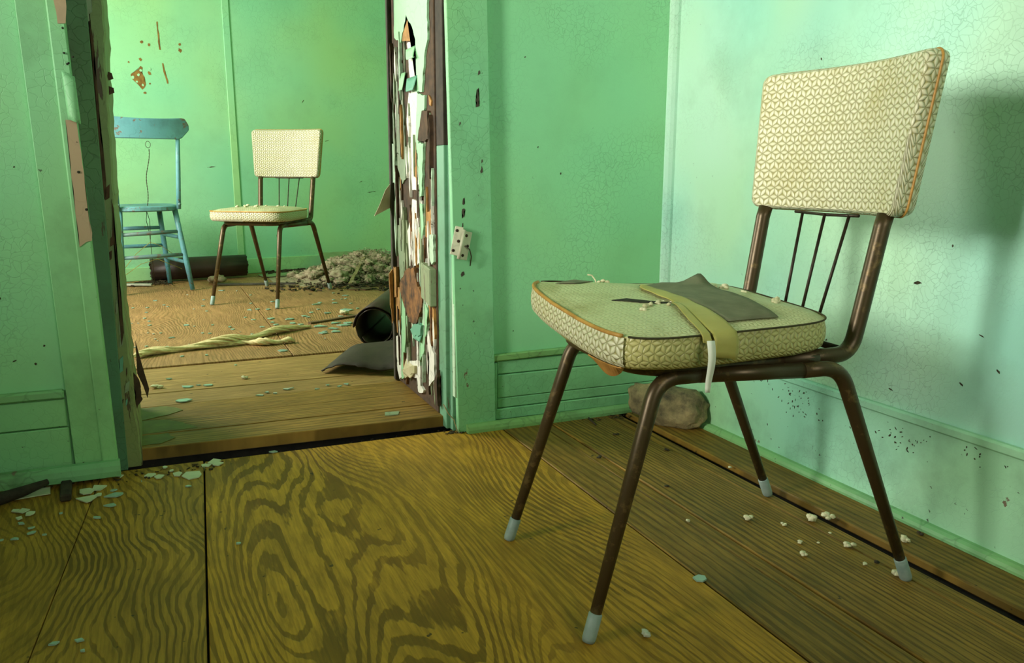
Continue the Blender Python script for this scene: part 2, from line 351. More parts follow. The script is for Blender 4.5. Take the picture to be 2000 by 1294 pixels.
JAMB_FLAKES= [('mint', 0.006, [(0.444, 1.202), (0.121, 1.145), (0.123, 1.047), (0.153, 1.006), (0.179, 0.916), (0.24, 0.921), (0.231, 0.977), (0.239, 1.029), (0.232, 1.062), (0.263, 1.098), (0.319, 1.138), (0.378, 1.071), (0.447, 1.095)]), ('orange', 0.003, [(0.319, 1.137), (0.253, 1.084), (0.265, 1.067), (0.365, 1.08)]), ('white', 0.003, [(0.324, 1.062), (0.237, 1.063), (0.231, 0.977), (0.234, 0.92), (0.286, 0.924), (0.31, 1.002)]), ('grey', 0.004, [(0.451, 1.041), (0.413, 1.033), (0.376, 0.938), (0.358, 0.757), (0.455, 0.758), (0.466, 0.862)]), ('white', 0.004, [(0.309, 0.926), (0.229, 0.923), (0.227, 0.849), (0.261, 0.755), (0.309, 0.756), (0.338, 0.855)]), ('mint', 0.006, [(0.223, 0.919), (0.153, 0.907), (0.157, 0.873), (0.214, 0.79), (0.227, 0.755), (0.25, 0.755)]), ('brown', 0.008, [(0.177, 0.868), (0.124, 0.865), (0.122, 0.79), (0.154, 0.785), (0.219, 0.79)]), ('orange', 0.003, [(0.127, 0.905), (0.102, 0.888), (0.108, 0.876), (0.123, 0.88)]), ('pale', 0.005, [(0.514, 0.789), (0.452, 0.788), (0.469, 0.666), (0.524, 0.672)]), ('grey', 0.003, [(0.446, 0.78), (0.35, 0.775), (0.363, 0.681), (0.396, 0.667), (0.451, 0.716)]), ('white', 0.004, [(0.307, 0.784), (0.248, 0.782), (0.232, 0.673), (0.233, 0.649), (0.291, 0.651), (0.299, 0.716)]), ('orange', 0.006, [(0.258, 0.719), (0.229, 0.719), (0.231, 0.683), (0.254, 0.689)]), ('mint', 0.006, [(0.226, 0.781), (0.17, 0.78), (0.194, 0.637), (0.223, 0.633)]), ('white', 0.004, [(0.293, 0.624), (0.201, 0.623), (0.18, 0.584), (0.203, 0.482), (0.222, 0.446), (0.269, 0.431), (0.331, 0.424), (0.349, 0.527), (0.309, 0.561)]), ('orange', 0.003, [(0.163, 0.595), (0.105, 0.601), (0.107, 0.549), (0.14, 0.521), (0.172, 0.525)]), ('mint', 0.006, [(0.224, 0.616), (0.185, 0.611), (0.177, 0.551), (0.195, 0.517), (0.217, 0.522)]), ('grey', 0.003, [(0.45, 0.564), (0.359, 0.558), (0.338, 0.506), (0.357, 0.411), (0.438, 0.368), (0.458, 0.46)]), ('pale', 0.005, [(0.139, 0.534), (0.092, 0.534), (0.095, 0.459), (0.111, 0.451), (0.142, 0.488)]), ('orange', 0.008, [(0.519, 0.4), (0.47, 0.406), (0.47, 0.31), (0.513, 0.304)]), ('bark', 0.01, [(0.35, 0.411), (0.269, 0.427), (0.253, 0.401), (0.21, 0.347), (0.402, 0.32), (0.426, 0.358)]), ('bark', 0.01, [(0.426, 0.348), (0.214, 0.375), (0.187, 0.344), (0.206, 0.307), (0.255, 0.259), (0.317, 0.256), (0.39, 0.308)]), ('orange', 0.004, [(0.51, 0.337), (0.447, 0.345), (0.424, 0.291), (0.445, 0.192), (0.487, 0.192)]), ('mint', 0.005, [(0.441, 0.334), (0.397, 0.295), (0.354, 0.265), (0.384, 0.203), (0.414, 0.058), (0.442, 0.048), (0.428, 0.233)]), ('teal', 0.014, [(0.299, 0.237), (0.255, 0.261), (0.185, 0.268), (0.198, 0.238), (0.27, 0.219)]), ('white', 0.004, [(0.152, 0.256), (0.137, 0.225), (0.101, 0.201), (0.099, 0.126), (0.154, 0.095), (0.145, 0.178), (0.165, 0.226)]), ('mint', 0.005, [(0.182, 0.335), (0.15, 0.315), (0.17, 0.243), (0.201, 0.18), (0.238, 0.151), (0.223, 0.212)]), ('white', 0.004, [(0.344, 0.128), (0.238, 0.153), (0.236, 0.075), (0.207, 0.067), (0.213, 0.058), (0.261, 0.05), (0.265, 0.093), (0.354, 0.073)]), ('cream', 0.012, [(0.405, 0.088), (0.269, 0.128), (0.27, 0.107), (0.374, 0.066)]), ('orange', 0.003, [(0.148, 0.346), (0.096, 0.324), (0.093, 0.257), (0.1, 0.232), (0.131, 0.243)]), ('brown', 0.005, [(0.105, 0.11), (0.071, 0.16), (0.07, 0.057), (0.086, 0.052)]), ('white', 0.003, [(0.509, 0.172), (0.438, 0.193), (0.442, 0.052), (0.47, 0.041), (0.49, 0.065)])]
MARKS_RIGHT = [(-1.071, .351, .010, .004, .6), (-.88, .49, .020, .007, -.2), (-.51, .40, .012, .005, .8), (-.47, .93, .004, .003, 0), (-.57, .955, .006, .003, 1), (-.95, .57, .006, .003, 1.5), (-1.10, .62, .008, .004, .4), (-.84, .26, .012, .003, .2), (-1.03, .41, .012, .002, .3), (-.78, .80, .004, .002, 1), (-.65, .33, .006, .003, 2), (-1.0, .31, .010, .003, .5)]
MARKS_BACK = [(-.36, .70, .007, .003, 1.3), (-.43, .77, .005, .003, 1), (-.575, .84, .006, .005, 0), (-.50, .27, .004, .003, 0), (-.26, .29, .006, .002, .4), (-.17, .38, .004, .003, 1), (-.47, 1.0, .005, .003, .4), (-1.69, .97, .010, .009, 1), (-1.715, .94, .005, .005, 0), (-1.69, .755, .007, .007, 0), (-1.70, .29, .010, .003, .4), (-1.715, .43, .008, .005, .5), (-1.66, .71, .005, .003, 1), (-1.70, .62, .006, .003, .7), (-1.64, .32, .005, .004, 0), (-1.66, .28, .006, .005, 1)]

# ------------------------------------------------------------------ materials
MINT, LIME, TEAL = (.28, .65, .34), (.27, .56, .15), (.13, .52, .33)
m_wall_back = paint('mint paint back wall', MINT, (.28, .64, .26), (.22, .62, .36), dirt=.15, crack=.28, crack_scale=60)
m_wall_right_lit = paint('mint paint lit right wall', (.46, .72, .56), (.40, .69, .42), (.28, .68, .58), dirt=.2, crack=.35, crack_scale=70, seed=3.1, hue_scale=1.6)  # same paint as the back wall, with its brighter light put into the colour
m_wall_far = paint('mint paint far wall', (.30, .64, .36), (.38, .64, .25), (.20, .60, .38), dirt=.15, crack=.15, crack_scale=30, seed=5.5, hue_scale=.9)
m_trim = paint('mint trim paint', (.24, .56, .27), (.25, .56, .20), (.19, .53, .30), dirt=.45, crack=.2, crack_scale=45, chip=.06, seed=1.7, stretch=(1, 1, .4), chip_scale=14)
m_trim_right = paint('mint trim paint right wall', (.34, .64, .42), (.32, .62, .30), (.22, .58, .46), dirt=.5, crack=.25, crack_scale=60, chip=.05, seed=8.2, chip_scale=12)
m_trim_worn = paint('worn mint paint on jamb', (.22, .27, .10), (.25, .27, .09), (.15, .32, .12), dirt=.4, crack=.5, crack_scale=40, chip=.30, seed=2.4, stretch=(3, 3, .35), chip_scale=7, chipcol=(.055, .04, .02))
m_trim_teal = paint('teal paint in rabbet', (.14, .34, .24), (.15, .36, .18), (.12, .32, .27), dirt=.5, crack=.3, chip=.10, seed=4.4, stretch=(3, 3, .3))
m_ledge = paint('grimy ledge paint', (.20, .44, .17), (.22, .42, .12), (.16, .42, .20), dirt=.7, crack=.4, chip=.12, seed=6.4, chip_scale=18)
m_batten = paint('batten paint', (.29, .63, .34), (.34, .63, .25), (.21, .59, .37), dirt=.25, crack=.2, seed=7.3)
m_ceiling = paint('ceiling paint', (.30, .55, .30), (.3, .5, .22), (.25, .5, .32), dirt=.3, seed=11.0)
m_bare = plain('bare weathered wood', (.050, .038, .024), (.022, .017, .011), 30, .8)
m_greywood = plain('grey weathered strip', (.085, .072, .052), (.045, .038, .024), 26, .8)
m_sub = plain('dark subfloor', (.016, .013, .008), (.006, .005, .003), 30, .95)
m_flake = {
    'mint': paint('mint paint flake', (.36, .68, .42), (.34, .66, .34), (.30, .64, .44), dirt=.12, crack=.2, seed=1.1),
    'pale': paint('pale paint flake', (.50, .68, .48), (.5, .66, .4), (.42, .64, .45), dirt=.35, crack=.3, seed=2.1, chip=.15, chip_scale=30),
    'white': paint('white undercoat flake', (.85, .84, .74), (.86, .82, .68), (.80, .82, .74), dirt=.22, dirtcol=(.10, .06, .025), crack=.5, seed=3.3, chip=.10, chip_scale=24, stretch=(1, 1, .3)),
    'grey': paint('grey green flake', (.26, .34, .20), (.28, .32, .16), (.22, .34, .22), dirt=.6, crack=.6, seed=4.3, chip=.22, stretch=(2, 2, .3), chip_scale=18),
    'orange': plain('orange bare wood', (.52, .27, .07), (.30, .14, .035), 34, .75),
    'brown': plain('brown bare wood', (.10, .056, .026), (.042, .025, .013), 26, .85),
    'bark': plain('split brown wood', (.30, .13, .035), (.05, .025, .010), 26, .8, bump=.8),
    'teal': plain('curled teal paint', (.16, .42, .28), (.12, .36, .24), 10, .5),
    'cream': plain('cream curled paint', (.62, .54, .34), (.45, .42, .22), 14, .6),
}
m_beige = paint('bare beige plaster', (.42, .30, .18), (.40, .30, .16), (.38, .28, .18), dirt=.4, dirtcol=(.06, .06, .08), crack=.2, seed=9.0)
PD, PL = (.20, .100, .004), (.58, .31, .024)
m_ply = grain('plywood main sheet', PD, PL, 'y', freq=46, sx=3.0, sl=.9, amp=40, width=.32, seed=1.3, fine=.45, red=(.22, .080, .010))
m_ply_fine = grain('plywood fine figured sheet', (.15, .078, .004), (.46, .255, .026), 'y', freq=62, sx=3.0, sl=1.8, amp=22, width=.32, seed=4.1, red=(.12, .07, .012), fine=.4)
m_ply_far = grain('plywood far sheet', (.20, .105, .030), (.41, .225, .086), 'y', freq=85, sx=3.2, sl=1.6, amp=24, width=.28, seed=7.7, red=(.24, .15, .04), dirt=.18, fine=.35)
m_plank = [grain('floor plank %d' % i, (.105, .058, .004), (.31, .175, .024), 'y', freq=60 + 11 * i, sx=4, sl=.4, amp=13, width=.32, seed=10.3 + 3.7 * i, dirt=.45, red=(.15, .06, .012), dirtcol=(.04, .05, .018)) for i in range(4)]
m_sill = [grain('sill plank %d' % i, (.15, .082, .010), (.40, .225, .042), 'x', freq=60 + 11 * i, sx=4, sl=.4, amp=12, width=.3, seed=30.1 + 2.9 * i, dirt=.45, dirtcol=(.03, .024, .004), red=(.14, .075, .012)) for i in range(3)]
m_sill_far = grain('far floor plank', (.20, .118, .028), (.48, .285, .092), 'x', freq=80, sx=4, sl=.3, amp=12, width=.3, seed=44.0, dirt=.25)
m_steel = NT('brown enamelled steel')
_p = m_steel.obj(); _n = m_steel.noise(_p, 35, 5, .65); _w = m_steel.ramp(_n, [(.56, 0.0), (.66, 1.0)])
m_steel = m_steel.out(m_steel.mix(_w, (.075, .050, .021), (.17, .115, .045)), m_steel.math('ADD', m_steel.math('MULTIPLY', _n, .25), .26), m_steel.bump(_n, .12, .001), .45, .5)
m_rod = plain('dark spindle rod', (.05, .035, .02), (.02, .014, .009), 60, .45, metal=.5)
m_cap = plain('grey plastic foot cap', (.30, .38, .34), (.20, .28, .25), 30, .5)
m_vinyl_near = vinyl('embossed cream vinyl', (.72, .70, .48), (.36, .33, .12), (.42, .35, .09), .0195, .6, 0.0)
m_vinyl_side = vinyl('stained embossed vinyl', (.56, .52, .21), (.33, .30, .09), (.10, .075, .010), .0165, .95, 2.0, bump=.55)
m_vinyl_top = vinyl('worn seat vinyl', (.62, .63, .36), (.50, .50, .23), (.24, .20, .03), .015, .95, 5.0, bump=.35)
m_vinyl_far = vinyl('bright embossed vinyl', (.55, .53, .37), (.30, .27, .12), (.4, .33, .12), .021, .3, 9.0)
m_vinyl_fartop = vinyl('far seat top vinyl', (.56, .55, .34), (.44, .41, .20), (.20, .14, .03), .019, .7, 12.0, bump=.4)
m_piping = plain('orange piping', (.55, .30, .07), (.40, .20, .04), 40, .45)
m_seam = plain('dark seam', (.07, .06, .02), (.03, .028, .01), 40, .8)
m_tape_grey = plain('grey cloth tape', (.19, .19, .115), (.13, .135, .075), 26, .7, bump=.3)
m_tape_yellow = plain('yellowed tape', (.48, .43, .12), (.36, .32, .08), 12, .5, bump=.3)
m_tape_white = plain('pale tape strip', (.80, .84, .72), (.70, .76, .62), 12, .5)
m_hole = plain('dark tear', (.012, .012, .008), (.03, .03, .016), 40, .95)
m_fluff = plain('cotton stuffing', (.72, .70, .48), (.50, .47, .26), 60, .95, bump=.8, spec=.1)
m_board = plain('orange seat board', (.55, .28, .06), (.30, .14, .03), 24, .7)
m_blue = paint('turquoise chair paint', (.10, .29, .33), (.08, .25, .32), (.13, .32, .31), dirt=.7, dirtcol=(.04, .06, .06), crack=.3, chip=.23, chipcol=(.09, .075, .06), chip_scale=22, stretch=(1, 1, 1), seed=21.0, rough=.45)
m_blue_worn = paint('worn turquoise rung', (.10, .20, .19), (.08, .22, .22), (.14, .17, .14), dirt=.6, crack=.3, chip=.30, chipcol=(.085, .075, .06), chip_scale=20, seed=23.0)
m_lino = plain('dark brown linoleum', (.040, .020, .012), (.020, .011, .007), 8, .45, bump=.1)
m_lino_near = plain('brown linoleum', (.055, .028, .014), (.032, .017, .010), 6, .55, bump=.15)
m_lino_flap = plain('grey linoleum back', (.058, .042, .026), (.030, .022, .014), 9, .7, bump=.3)
m_glass = NT('pale green window glass')
m_glass.b.inputs['Transmission Weight'].default_value = .35
m_glass = m_glass.out((.42, .62, .50), .10, spec=.8)
m_chip = plain('pale green paint chip', (.58, .62, .42), (.48, .54, .34), 20, .55)
m_chip_white = plain('grey white paint chip', (.50, .52, .40), (.42, .45, .34), 20, .55)
m_insul = plain('grey brown insulation fluff', (.42, .36, .24), (.22, .18, .10), 30, .95, bump=.9, spec=.05)
m_litter = plain('brown litter', (.055, .040, .015), (.018, .013, .006), 40, .95, bump=.8)
m_strand = plain('cream fibre strand', (.80, .66, .36), (.62, .50, .24), 60, .8)
m_stone = NT('rough stone')
_p = m_stone.obj(); _n = m_stone.noise(_p, 14, 8, .7); _v = m_stone.voro(_p, 26)
m_stone = m_stone.out(m_stone.mix(m_stone.ramp(_n, [(.35, 0.0), (.65, 1.0)]), (.045, .042, .022), (.34, .27, .12)), .9,
                      m_stone.bump(m_stone.math('ADD', _n, m_stone.math('MULTIPLY', _v, .5)), .9, .012))
m_hinge = paint('painted rusty hinge', (.62, .62, .46), (.6, .58, .4), (.55, .6, .48), dirt=.6, dirtcol=(.10, .05, .02), chip=.1, chipcol=(.05, .025, .012), chip_scale=40, seed=31.0, rough=.45)
m_rust = plain('rusty screw', (.06, .03, .015), (.025, .014, .008), 60, .7, metal=.3)
m_wire = plain('thin rusty wire', (.06, .045, .02), (.03, .022, .012), 60, .5, metal=.4)
m_wire_yellow = plain('yellow wire', (.42, .36, .06), (.30, .24, .04), 60, .5)
m_stick = plain('dark rotten stick', (.05, .037, .018), (.018, .013, .007), 24, .85, bump=.8)
m_lath = plain('pale lath', (.32, .26, .12), (.20, .15, .06), 26, .8)
m_card = plain('brown card', (.16, .10, .04), (.10, .06, .025), 16, .8)
m_greenboard = plain('green painted board scrap', (.22, .32, .14), (.16, .24, .10), 12, .7)
m_duct = plain('white ribbed duct', (.60, .66, .50), (.48, .54, .40), 12, .5)
m_winframe = plain('window frame paint', (.5, .55, .45), (.4, .45, .35), 12, .6)

# ------------------------------------------------------------------ room shell
ZF = 0.03           # floor of the room beyond
WT = 0.49           # thickness of the dividing wall
# near room walls
struct(boxes('wall_back', [((-3.6, 0, 0), (-1.59, WT, 2.5)), ((-0.60, 0, 0), (0.12, WT, 2.5)), ((-1.59, 0, 2.05), (-0.60, WT, 2.5))], m_wall_back))
struct(boxes('wall_right', [((0, -3.2, 0), (0.12, 0, 2.5))], m_wall_right_lit))
w = NEAR_WIN
struct(boxes('wall_left', [((-3.72, -3.2, 0), (-3.6, w['y0'], 2.5)), ((-3.72, w['y1'], 0), (-3.6, WT, 2.5)),
                           ((-3.72, w['y0'], 0), (-3.6, w['y1'], w['z0'])), ((-3.72, w['y0'], w['z1']), (-3.6, w['y1'], 2.5))], m_wall_back))
w = FILL_WIN
struct(boxes('wall_front', [((-3.72, -3.32, 0), (w['x0'], -3.2, 2.5)), ((w['x1'], -3.32, 0), (0.12, -3.2, 2.5)),
                            ((w['x0'], -3.32, 0), (w['x1'], -3.2, w['z0'])), ((w['x0'], -3.32, w['z1']), (w['x1'], -3.2, 2.5))], m_wall_back))
struct(boxes('ceiling', [((-3.72, -3.32, 2.5), (0.12, WT, 2.6))], m_ceiling))
# far room
FO, FD = Vector((-1.6, 3.5, 0)), Vector((1.9, .4, 0)).normalized()
FN = Vector((FD.y, -FD.x, 0))                # points towards the camera
def fw(s, z, t=0.0):
    p = FO + FD * s + FN * t
    return (p.x, p.y, z)
V = [fw(-1.2, 0, 0), fw(3.0, 0, 0), fw(3.0, 0, -.12), fw(-1.2, 0, -.12), fw(-1.2, 2.5, 0), fw(3.0, 2.5, 0), fw(3.0, 2.5, -.12), fw(-1.2, 2.5, -.12)]
wall_far = struct(hexa('wall_far', V, m_wall_far))
w = FAR_WIN
struct(boxes('wall_far_left', [((-2.72, WT, 0), (-2.6, w['y0'], 2.5)), ((-2.72, w['y1'], 0), (-2.6, 3.4, 2.5)),
                               ((-2.72, w['y0'], 0), (-2.6, w['y1'], w['z0'])), ((-2.72, w['y0'], w['z1']), (-2.6, w['y1'], 2.5))], m_wall_far))
struct(boxes('wall_far_right', [((1.25, WT, 0), (1.37, 4.3, 2.5))], m_wall_far))
struct(boxes('ceiling_far', [((-2.72, WT, 2.5), (1.37, 4.4, 2.6))], m_ceiling))
struct(boxes('wall_far_front', [((-2.72, WT - .02, 0), (-1.59, WT + .004, 2.5)), ((-.60, WT - .02, 0), (1.37, WT + .004, 2.5)), ((-1.59, WT - .02, 2.05), (-.60, WT + .004, 2.5))], m_wall_far))

def window_frame(name, horizontal, fixed, a0, a1, z0, z1):
    """open sash frame with its muntins; the panes are gone"""
    e = empty(name, (fixed, (a0 + a1) / 2, z0) if not horizontal else ((a0 + a1) / 2, fixed, z0)); struct(e)
    h = (a1 - a0) / 2; H = z1 - z0; t = .03; d = .03
    def bx(nm, p0, p1, q0, q1):
        if horizontal: box(nm, (p0, -d, q0), (p1, d, q1), m_winframe, e, .003)
        else: box(nm, (-d, p0, q0), (d, p1, q1), m_winframe, e, .003)
    bx('stile', -h, -h + t, 0, H); bx('stile', h - t, h, 0, H)
    bx('rail', -h + t, h - t, 0, t); bx('rail', -h + t, h - t, H - t, H)
    bx('muntin', -h + t, h - t, H / 2 - .012, H / 2 + .012)
    return e
window_frame('window_1', False, -3.64, NEAR_WIN['y0'], NEAR_WIN['y1'], NEAR_WIN['z0'], NEAR_WIN['z1'])
window_frame('window_2', False, -2.64, FAR_WIN['y0'], FAR_WIN['y1'], FAR_WIN['z0'], FAR_WIN['z1'])
window_frame('window_added', True, -3.24, FILL_WIN['x0'], FILL_WIN['x1'], FILL_WIN['z0'], FILL_WIN['z1'])  # frame for the added fill opening behind the camera

# near floor: dark subfloor carrying plywood sheets and planks
floor = struct(boxes('floor', [((-3.72, -3.32, -.10), (.12, .06, -.02))], m_sub))
def slab(name, xa0, xb0, xa1, xb1, y0, y1, z, mat, parent, t=.018, bevel=.0015):
    """board between x edges at y0 and at y1 (top at z)"""
    return hexa(name, [(xa0, y0, z - t), (xb0, y0, z - t), (xb1, y1, z - t), (xa1, y1, z - t),
                       (xa0, y0, z), (xb0, y0, z), (xb1, y1, z), (xa1, y1, z)], mat, parent, bevel)
slab('plywood_sheet', -3.595, -1.792, -3.595, -1.552, -3.19, .02, -.001, m_ply_fine, floor)
slab('plywood_sheet', -1.790, -1.482, -1.550, -1.3265, -3.19, .02, 0, m_ply_fine, floor)
slab('plywood_sheet', -1.478, -.578, -1.323, -.545, -3.19, .012, 0, m_ply, floor)
PX = [(-.575, -.542), (-.447, -.428), (-.402, -.394), (-.209, -.209), (-.163, -.168)]
for i, (a, b) in enumerate(zip(PX[:-1], PX[1:])):
    slab('floor_plank', a[0] + .001, b[0] - .002, a[1] + .001, b[1] - .002, -3.19, -.004, (.0, -.002, .0, -.001)[i], m_plank[i], floor, bevel=.002)
slab('floor_plank', -.108, -.003, -.142, -.003, -3.19, -.004, .001, m_plank[1], floor, bevel=.003)

# door sill and the floor beyond
floor_far = struct(boxes('floor_far', [((-2.72, .09, -.10), (1.37, 4.4, .008))], m_sub))
def ystrip(name, y0a, y1a, y0b, y1b, xa, xb, z, mat, t=.020):
    return hexa(name, [(xa, y0a, z - t), (xb, y0b, z - t), (xb, y1b, z - t), (xa, y1a, z - t),
                       (xa, y0a, z), (xb, y0b, z), (xb, y1b, z), (xa, y1a, z)], mat, floor_far, .002)
ystrip('sill_board', .085, .192, .060, .186, -1.50, -.668, ZF - .001, m_sill[0], .032)
ystrip('sill_board', .195, .33, .189, .318, -1.50, -.668, ZF, m_sill[1])
ystrip('sill_board', .332, .468, .320, .490, -1.50, -.668, ZF - .001, m_sill[1])
ystrip('floor_plank', .472, .633, .494, .62, -2.59, 1.24, ZF - .003, m_sill_far)
ystrip('floor_plank', .636, .80, .624, .80, -2.59, 1.24, ZF - .002, m_sill_far)
ystrip('floor_plank', .803, .96, .803, 1.035, -2.59, 1.24, ZF - .003, m_sill_far)
m_smear = plain('olive paint smear', (.13, .15, .016), (.085, .085, .010), 24, .6)
for poly in ([(-1.468, .335), (-1.468, .460), (-1.40, .455), (-1.375, .43), (-1.36, .40), (-1.40, .36)], [(-1.468, .20), (-1.468, .325), (-1.41, .318), (-1.36, .27), (-1.33, .21)], [(-1.466, .10), (-1.467, .188), (-1.40, .187), (-1.385, .14), (-1.42, .105)]):
    plate('paint_smear', jag(poly, .02, .006), lambda u, v, t: (u, v, t), ZF - .001, ZF + .0006, m_smear, floor_far)
for poly in ([(-.84, .125), (-.80, .12), (-.79, .15), (-.83, .155)],):
    plate('paint_smear', jag(poly, .02, .004), lambda u, v, t: (u, v, t), ZF - .001, ZF + .0006, m_flake['grey'], floor_far)
def farsheet(x0, x1, y0a, y0b, y1a, y1b, mat, dz=0):
    return hexa('plywood_sheet', [(x0, y0a, ZF - .02), (x1, y0b, ZF - .02), (x1, y1b, ZF - .02), (x0, y1a, ZF - .02),
                                  (x0, y0a, ZF + dz), (x1, y0b, ZF + dz), (x1, y1b, ZF + dz), (x0, y1a, ZF + dz)], mat, floor_far, .0015)
farsheet(-2.59, -.958, .962, 1.01, 3.15, 3.02, m_ply_far)
farsheet(-.954, 1.24, 1.01, 1.10, 3.02, 2.6, m_ply_far, -.001)
farsheet(-2.59, 1.24, 3.155, 2.605, 3.28, 4.08, m_ply_far, -.004)

# ---- back wall trims, left of the doorway
def lean_box(name, lo, hi, mat, parent, lean, bevel=.0015): return box(name, lo, hi, mat, parent, bevel, lean)
t1 = struct(empty('trim_1', (0, 0, 0)), 'mint door casing left of the doorway')
lean_box('casing_board', (-1.600, -.018, .0), (-1.541, .0, 2.06), m_trim, t1, -.024)
lean_box('casing_strip', (-1.5435, -.026, .03), (-1.511, .0, 2.06), m_trim, t1, -.024, .003)
XZ = lambda u, v, t: (u, t, v)
BEIGE = [(u - .001, v) for u, v in [(-1.552, .809), (-1.531, .807), (-1.53, .766), (-1.525, .695), (-1.525, .63), (-1.52, .568), (-1.523, .552), (-1.533, .55), (-1.548, .539), (-1.548, .586), (-1.549, .663), (-1.55, .739)]]
plate('bare_plaster_patch', jag(BEIGE, .02, .0015), XZ, -.0275, -.026, m_beige, t1)
plate('bare_plaster_patch', jag([(-1.554, 1.09), (-1.531, 1.09), (-1.53, 1.039), (-1.535, 1.004), (-1.55, 1.003)], .02, .0015), XZ, -.0275, -.026, m_beige, t1)
# curled sheet of paint above the bare patch
V, F = [], []
for i in range(7):
    for j in range(9):
        u = i / 6; v = j / 8
        V.append((-1.551 + .024 * u + .004 * v, -.0278 - .010 * math.sin(u * math.pi * .9) * (.3 + .7 * v), .908 - .098 * v - .01 * u))
for i in range(6):
    for j in range(8): F.append((i * 9 + j, i * 9 + j + 1, (i + 1) * 9 + j + 1, (i + 1) * 9 + j))
pe = mesh('paint_peel', V, F, m_trim, t1, True)
sm = pe.modifiers.new('thick', 'SOLIDIFY'); sm.thickness = .0012
for (x, z) in ((-1.541, .995), (-1.543, .945), (-1.536, .925), (-1.539, .923), (-1.527, .938), (-1.5285, .62), (-1.537, .70)):
    tube('nail_hole', [(x, -.0272, z), (x, -.0292, z)], .0022 if z > .7 else .003, m_hole, t1, 8)

t2 = struct(empty('trim_2', (0, 0, 0)), 'peeling door jamb left of the doorway')
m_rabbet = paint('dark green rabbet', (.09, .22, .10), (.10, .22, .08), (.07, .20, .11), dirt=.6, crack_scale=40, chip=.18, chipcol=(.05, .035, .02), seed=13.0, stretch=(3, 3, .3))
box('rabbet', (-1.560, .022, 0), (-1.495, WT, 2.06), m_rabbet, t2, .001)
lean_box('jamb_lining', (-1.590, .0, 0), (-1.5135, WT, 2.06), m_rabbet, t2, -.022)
V, F = [], []
# worn stop with an irregular right edge
rr = random.Random(3)
zs = [i * .025 for i in range(83)]
for z in zs:
    bow = .013 * math.sin(math.pi * min(1, z / 1.06)); e = -1.462 + rr.uniform(-.0025, .0025) - bow
    V += [(-1.504 - bow * .8, .040, z), (e - .004, .040, z), (e, .048, z), (e, .30, z), (-1.504 - bow * .8, .30, z)]
for i in range(len(zs) - 1):
    for j in range(5):
        F.append((i * 5 + j, i * 5 + (j + 1) % 5, (i + 1) * 5 + (j + 1) % 5, (i + 1) * 5 + j))
mesh('door_stop', V, F, m_trim_worn, t2)
for (x0, x1, z0, z1, mt) in ((-1.500, -1.490, .62, 1.05, 'brown'), (-1.486, -1.478, .30, .62, 'brown')):
    plate('paint_flake', jag([(x0, z0), (x1, z0 + .03), (x1, z1), (x0 + .006, z1 + .02)], .03, .0025), XZ, .040, .0375, m_flake[mt], t2)
for k in range(26):
    z = rr.uniform(.05, 1.08); x = -1.478 - rr.uniform(0, .026); h = rr.uniform(.015, .06); ww = rr.uniform(.003, .010)
    plate('paint_flake', jag([(x - ww, z), (x, z + .006), (x + ww * .3, z + h), (x - ww * .6, z + h * .8)], .012, .0015, rr), XZ, .040, .040 - rr.uniform(.0015, .004),
          m_flake[rr.choice(['brown', 'grey', 'brown', 'teal', 'grey'])], t2)
for (z, h, ww) in ((.90, .02, .010), (.87, .018, .011), (.14, .09, .014)):
    plate('splinter', jag([(-1.466, z), (-1.466 + ww, z + h * .25), (-1.466 + ww * .8, z + h * .8), (-1.466, z + h)], .008, .002), XZ, .05, .054, m_flake['brown'], t2)
# hanging dark splinter low on the left jamb
plate('splinter', [(-1.464, .26), (-1.452, .19), (-1.440, .125), (-1.446, .10), (-1.454, .135), (-1.466, .17)], XZ, .30, .304, m_flake['brown'], t2)

t3 = struct(empty('trim_3', (0, 0, 0)), 'mint door casing right of the doorway')
lean_box('casing_board', (-.670, -.020, .0), (-.560, .0, 2.06), m_trim, t3, -.021)
for (x, z, h, ww) in ((-.611, .865, .05, .0045), (-.607, .945, .012, .003), (-.652, .585, .026, .0035), (-.650, .618, .020, .0022), (-.660, .82, .008, .002), (-.601, .70, .018, .002), (-.600, .725, .010, .0018), (-.654, .560, .012, .002), (-.655, .432, .014, .004)):
    plate('bare_chip', jag([(x - ww, z), (x + ww, z + .004), (x + ww * .7, z + h), (x - ww * .8, z + h * .9)], .005, .003), XZ, -.020, -.0206, m_greywood, t3)
t4 = struct(empty('trim_4', (0, 0, 0)), 'peeling white and mint door jamb right of the doorway')
box('jamb_board', (-.692, .088, .03), (-.600, WT + .012, 2.06), m_flake['brown'], t4, .002)
ZB = .772
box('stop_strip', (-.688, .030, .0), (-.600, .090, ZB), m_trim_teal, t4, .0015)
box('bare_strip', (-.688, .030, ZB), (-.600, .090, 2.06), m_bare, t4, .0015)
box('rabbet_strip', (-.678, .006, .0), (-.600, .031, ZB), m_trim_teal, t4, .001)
box('bare_strip', (-.678, .006, ZB), (-.600, .031, 2.06), m_greywood, t4, .001)
box('casing_edge', (-.6775, -.012, .10), (-.600, .007, 2.06), m_flake['pale'], t4, .001)
box('far_casing', (-.704, WT + .010, .03), (-.60, WT + .030, 2.06), m_greywood, t4, .002)
YZ = lambda u, v, t: (-.692 - t, u, v)
rr = random.Random(11)
plate('bare_wood_patch', [(.325, 1.140), (.290, 1.12), (.255, 1.084), (.262, 1.062), (.37, 1.075)], YZ, -.001, .0045, m_flake['orange'], t4)
for k, (mt, off, poly) in enumerate(JAMB_FLAKES):
    off += k * .00013
    top = max(p[1] for p in poly)
    poly = [(u, v + (.6 if (v > 1.1415 and mt == 'mint') else 0)) for u, v in poly]
    plate('paint_flake', jag(poly, .014, .0035, rr), YZ, -.001, off, m_flake[mt], t4)
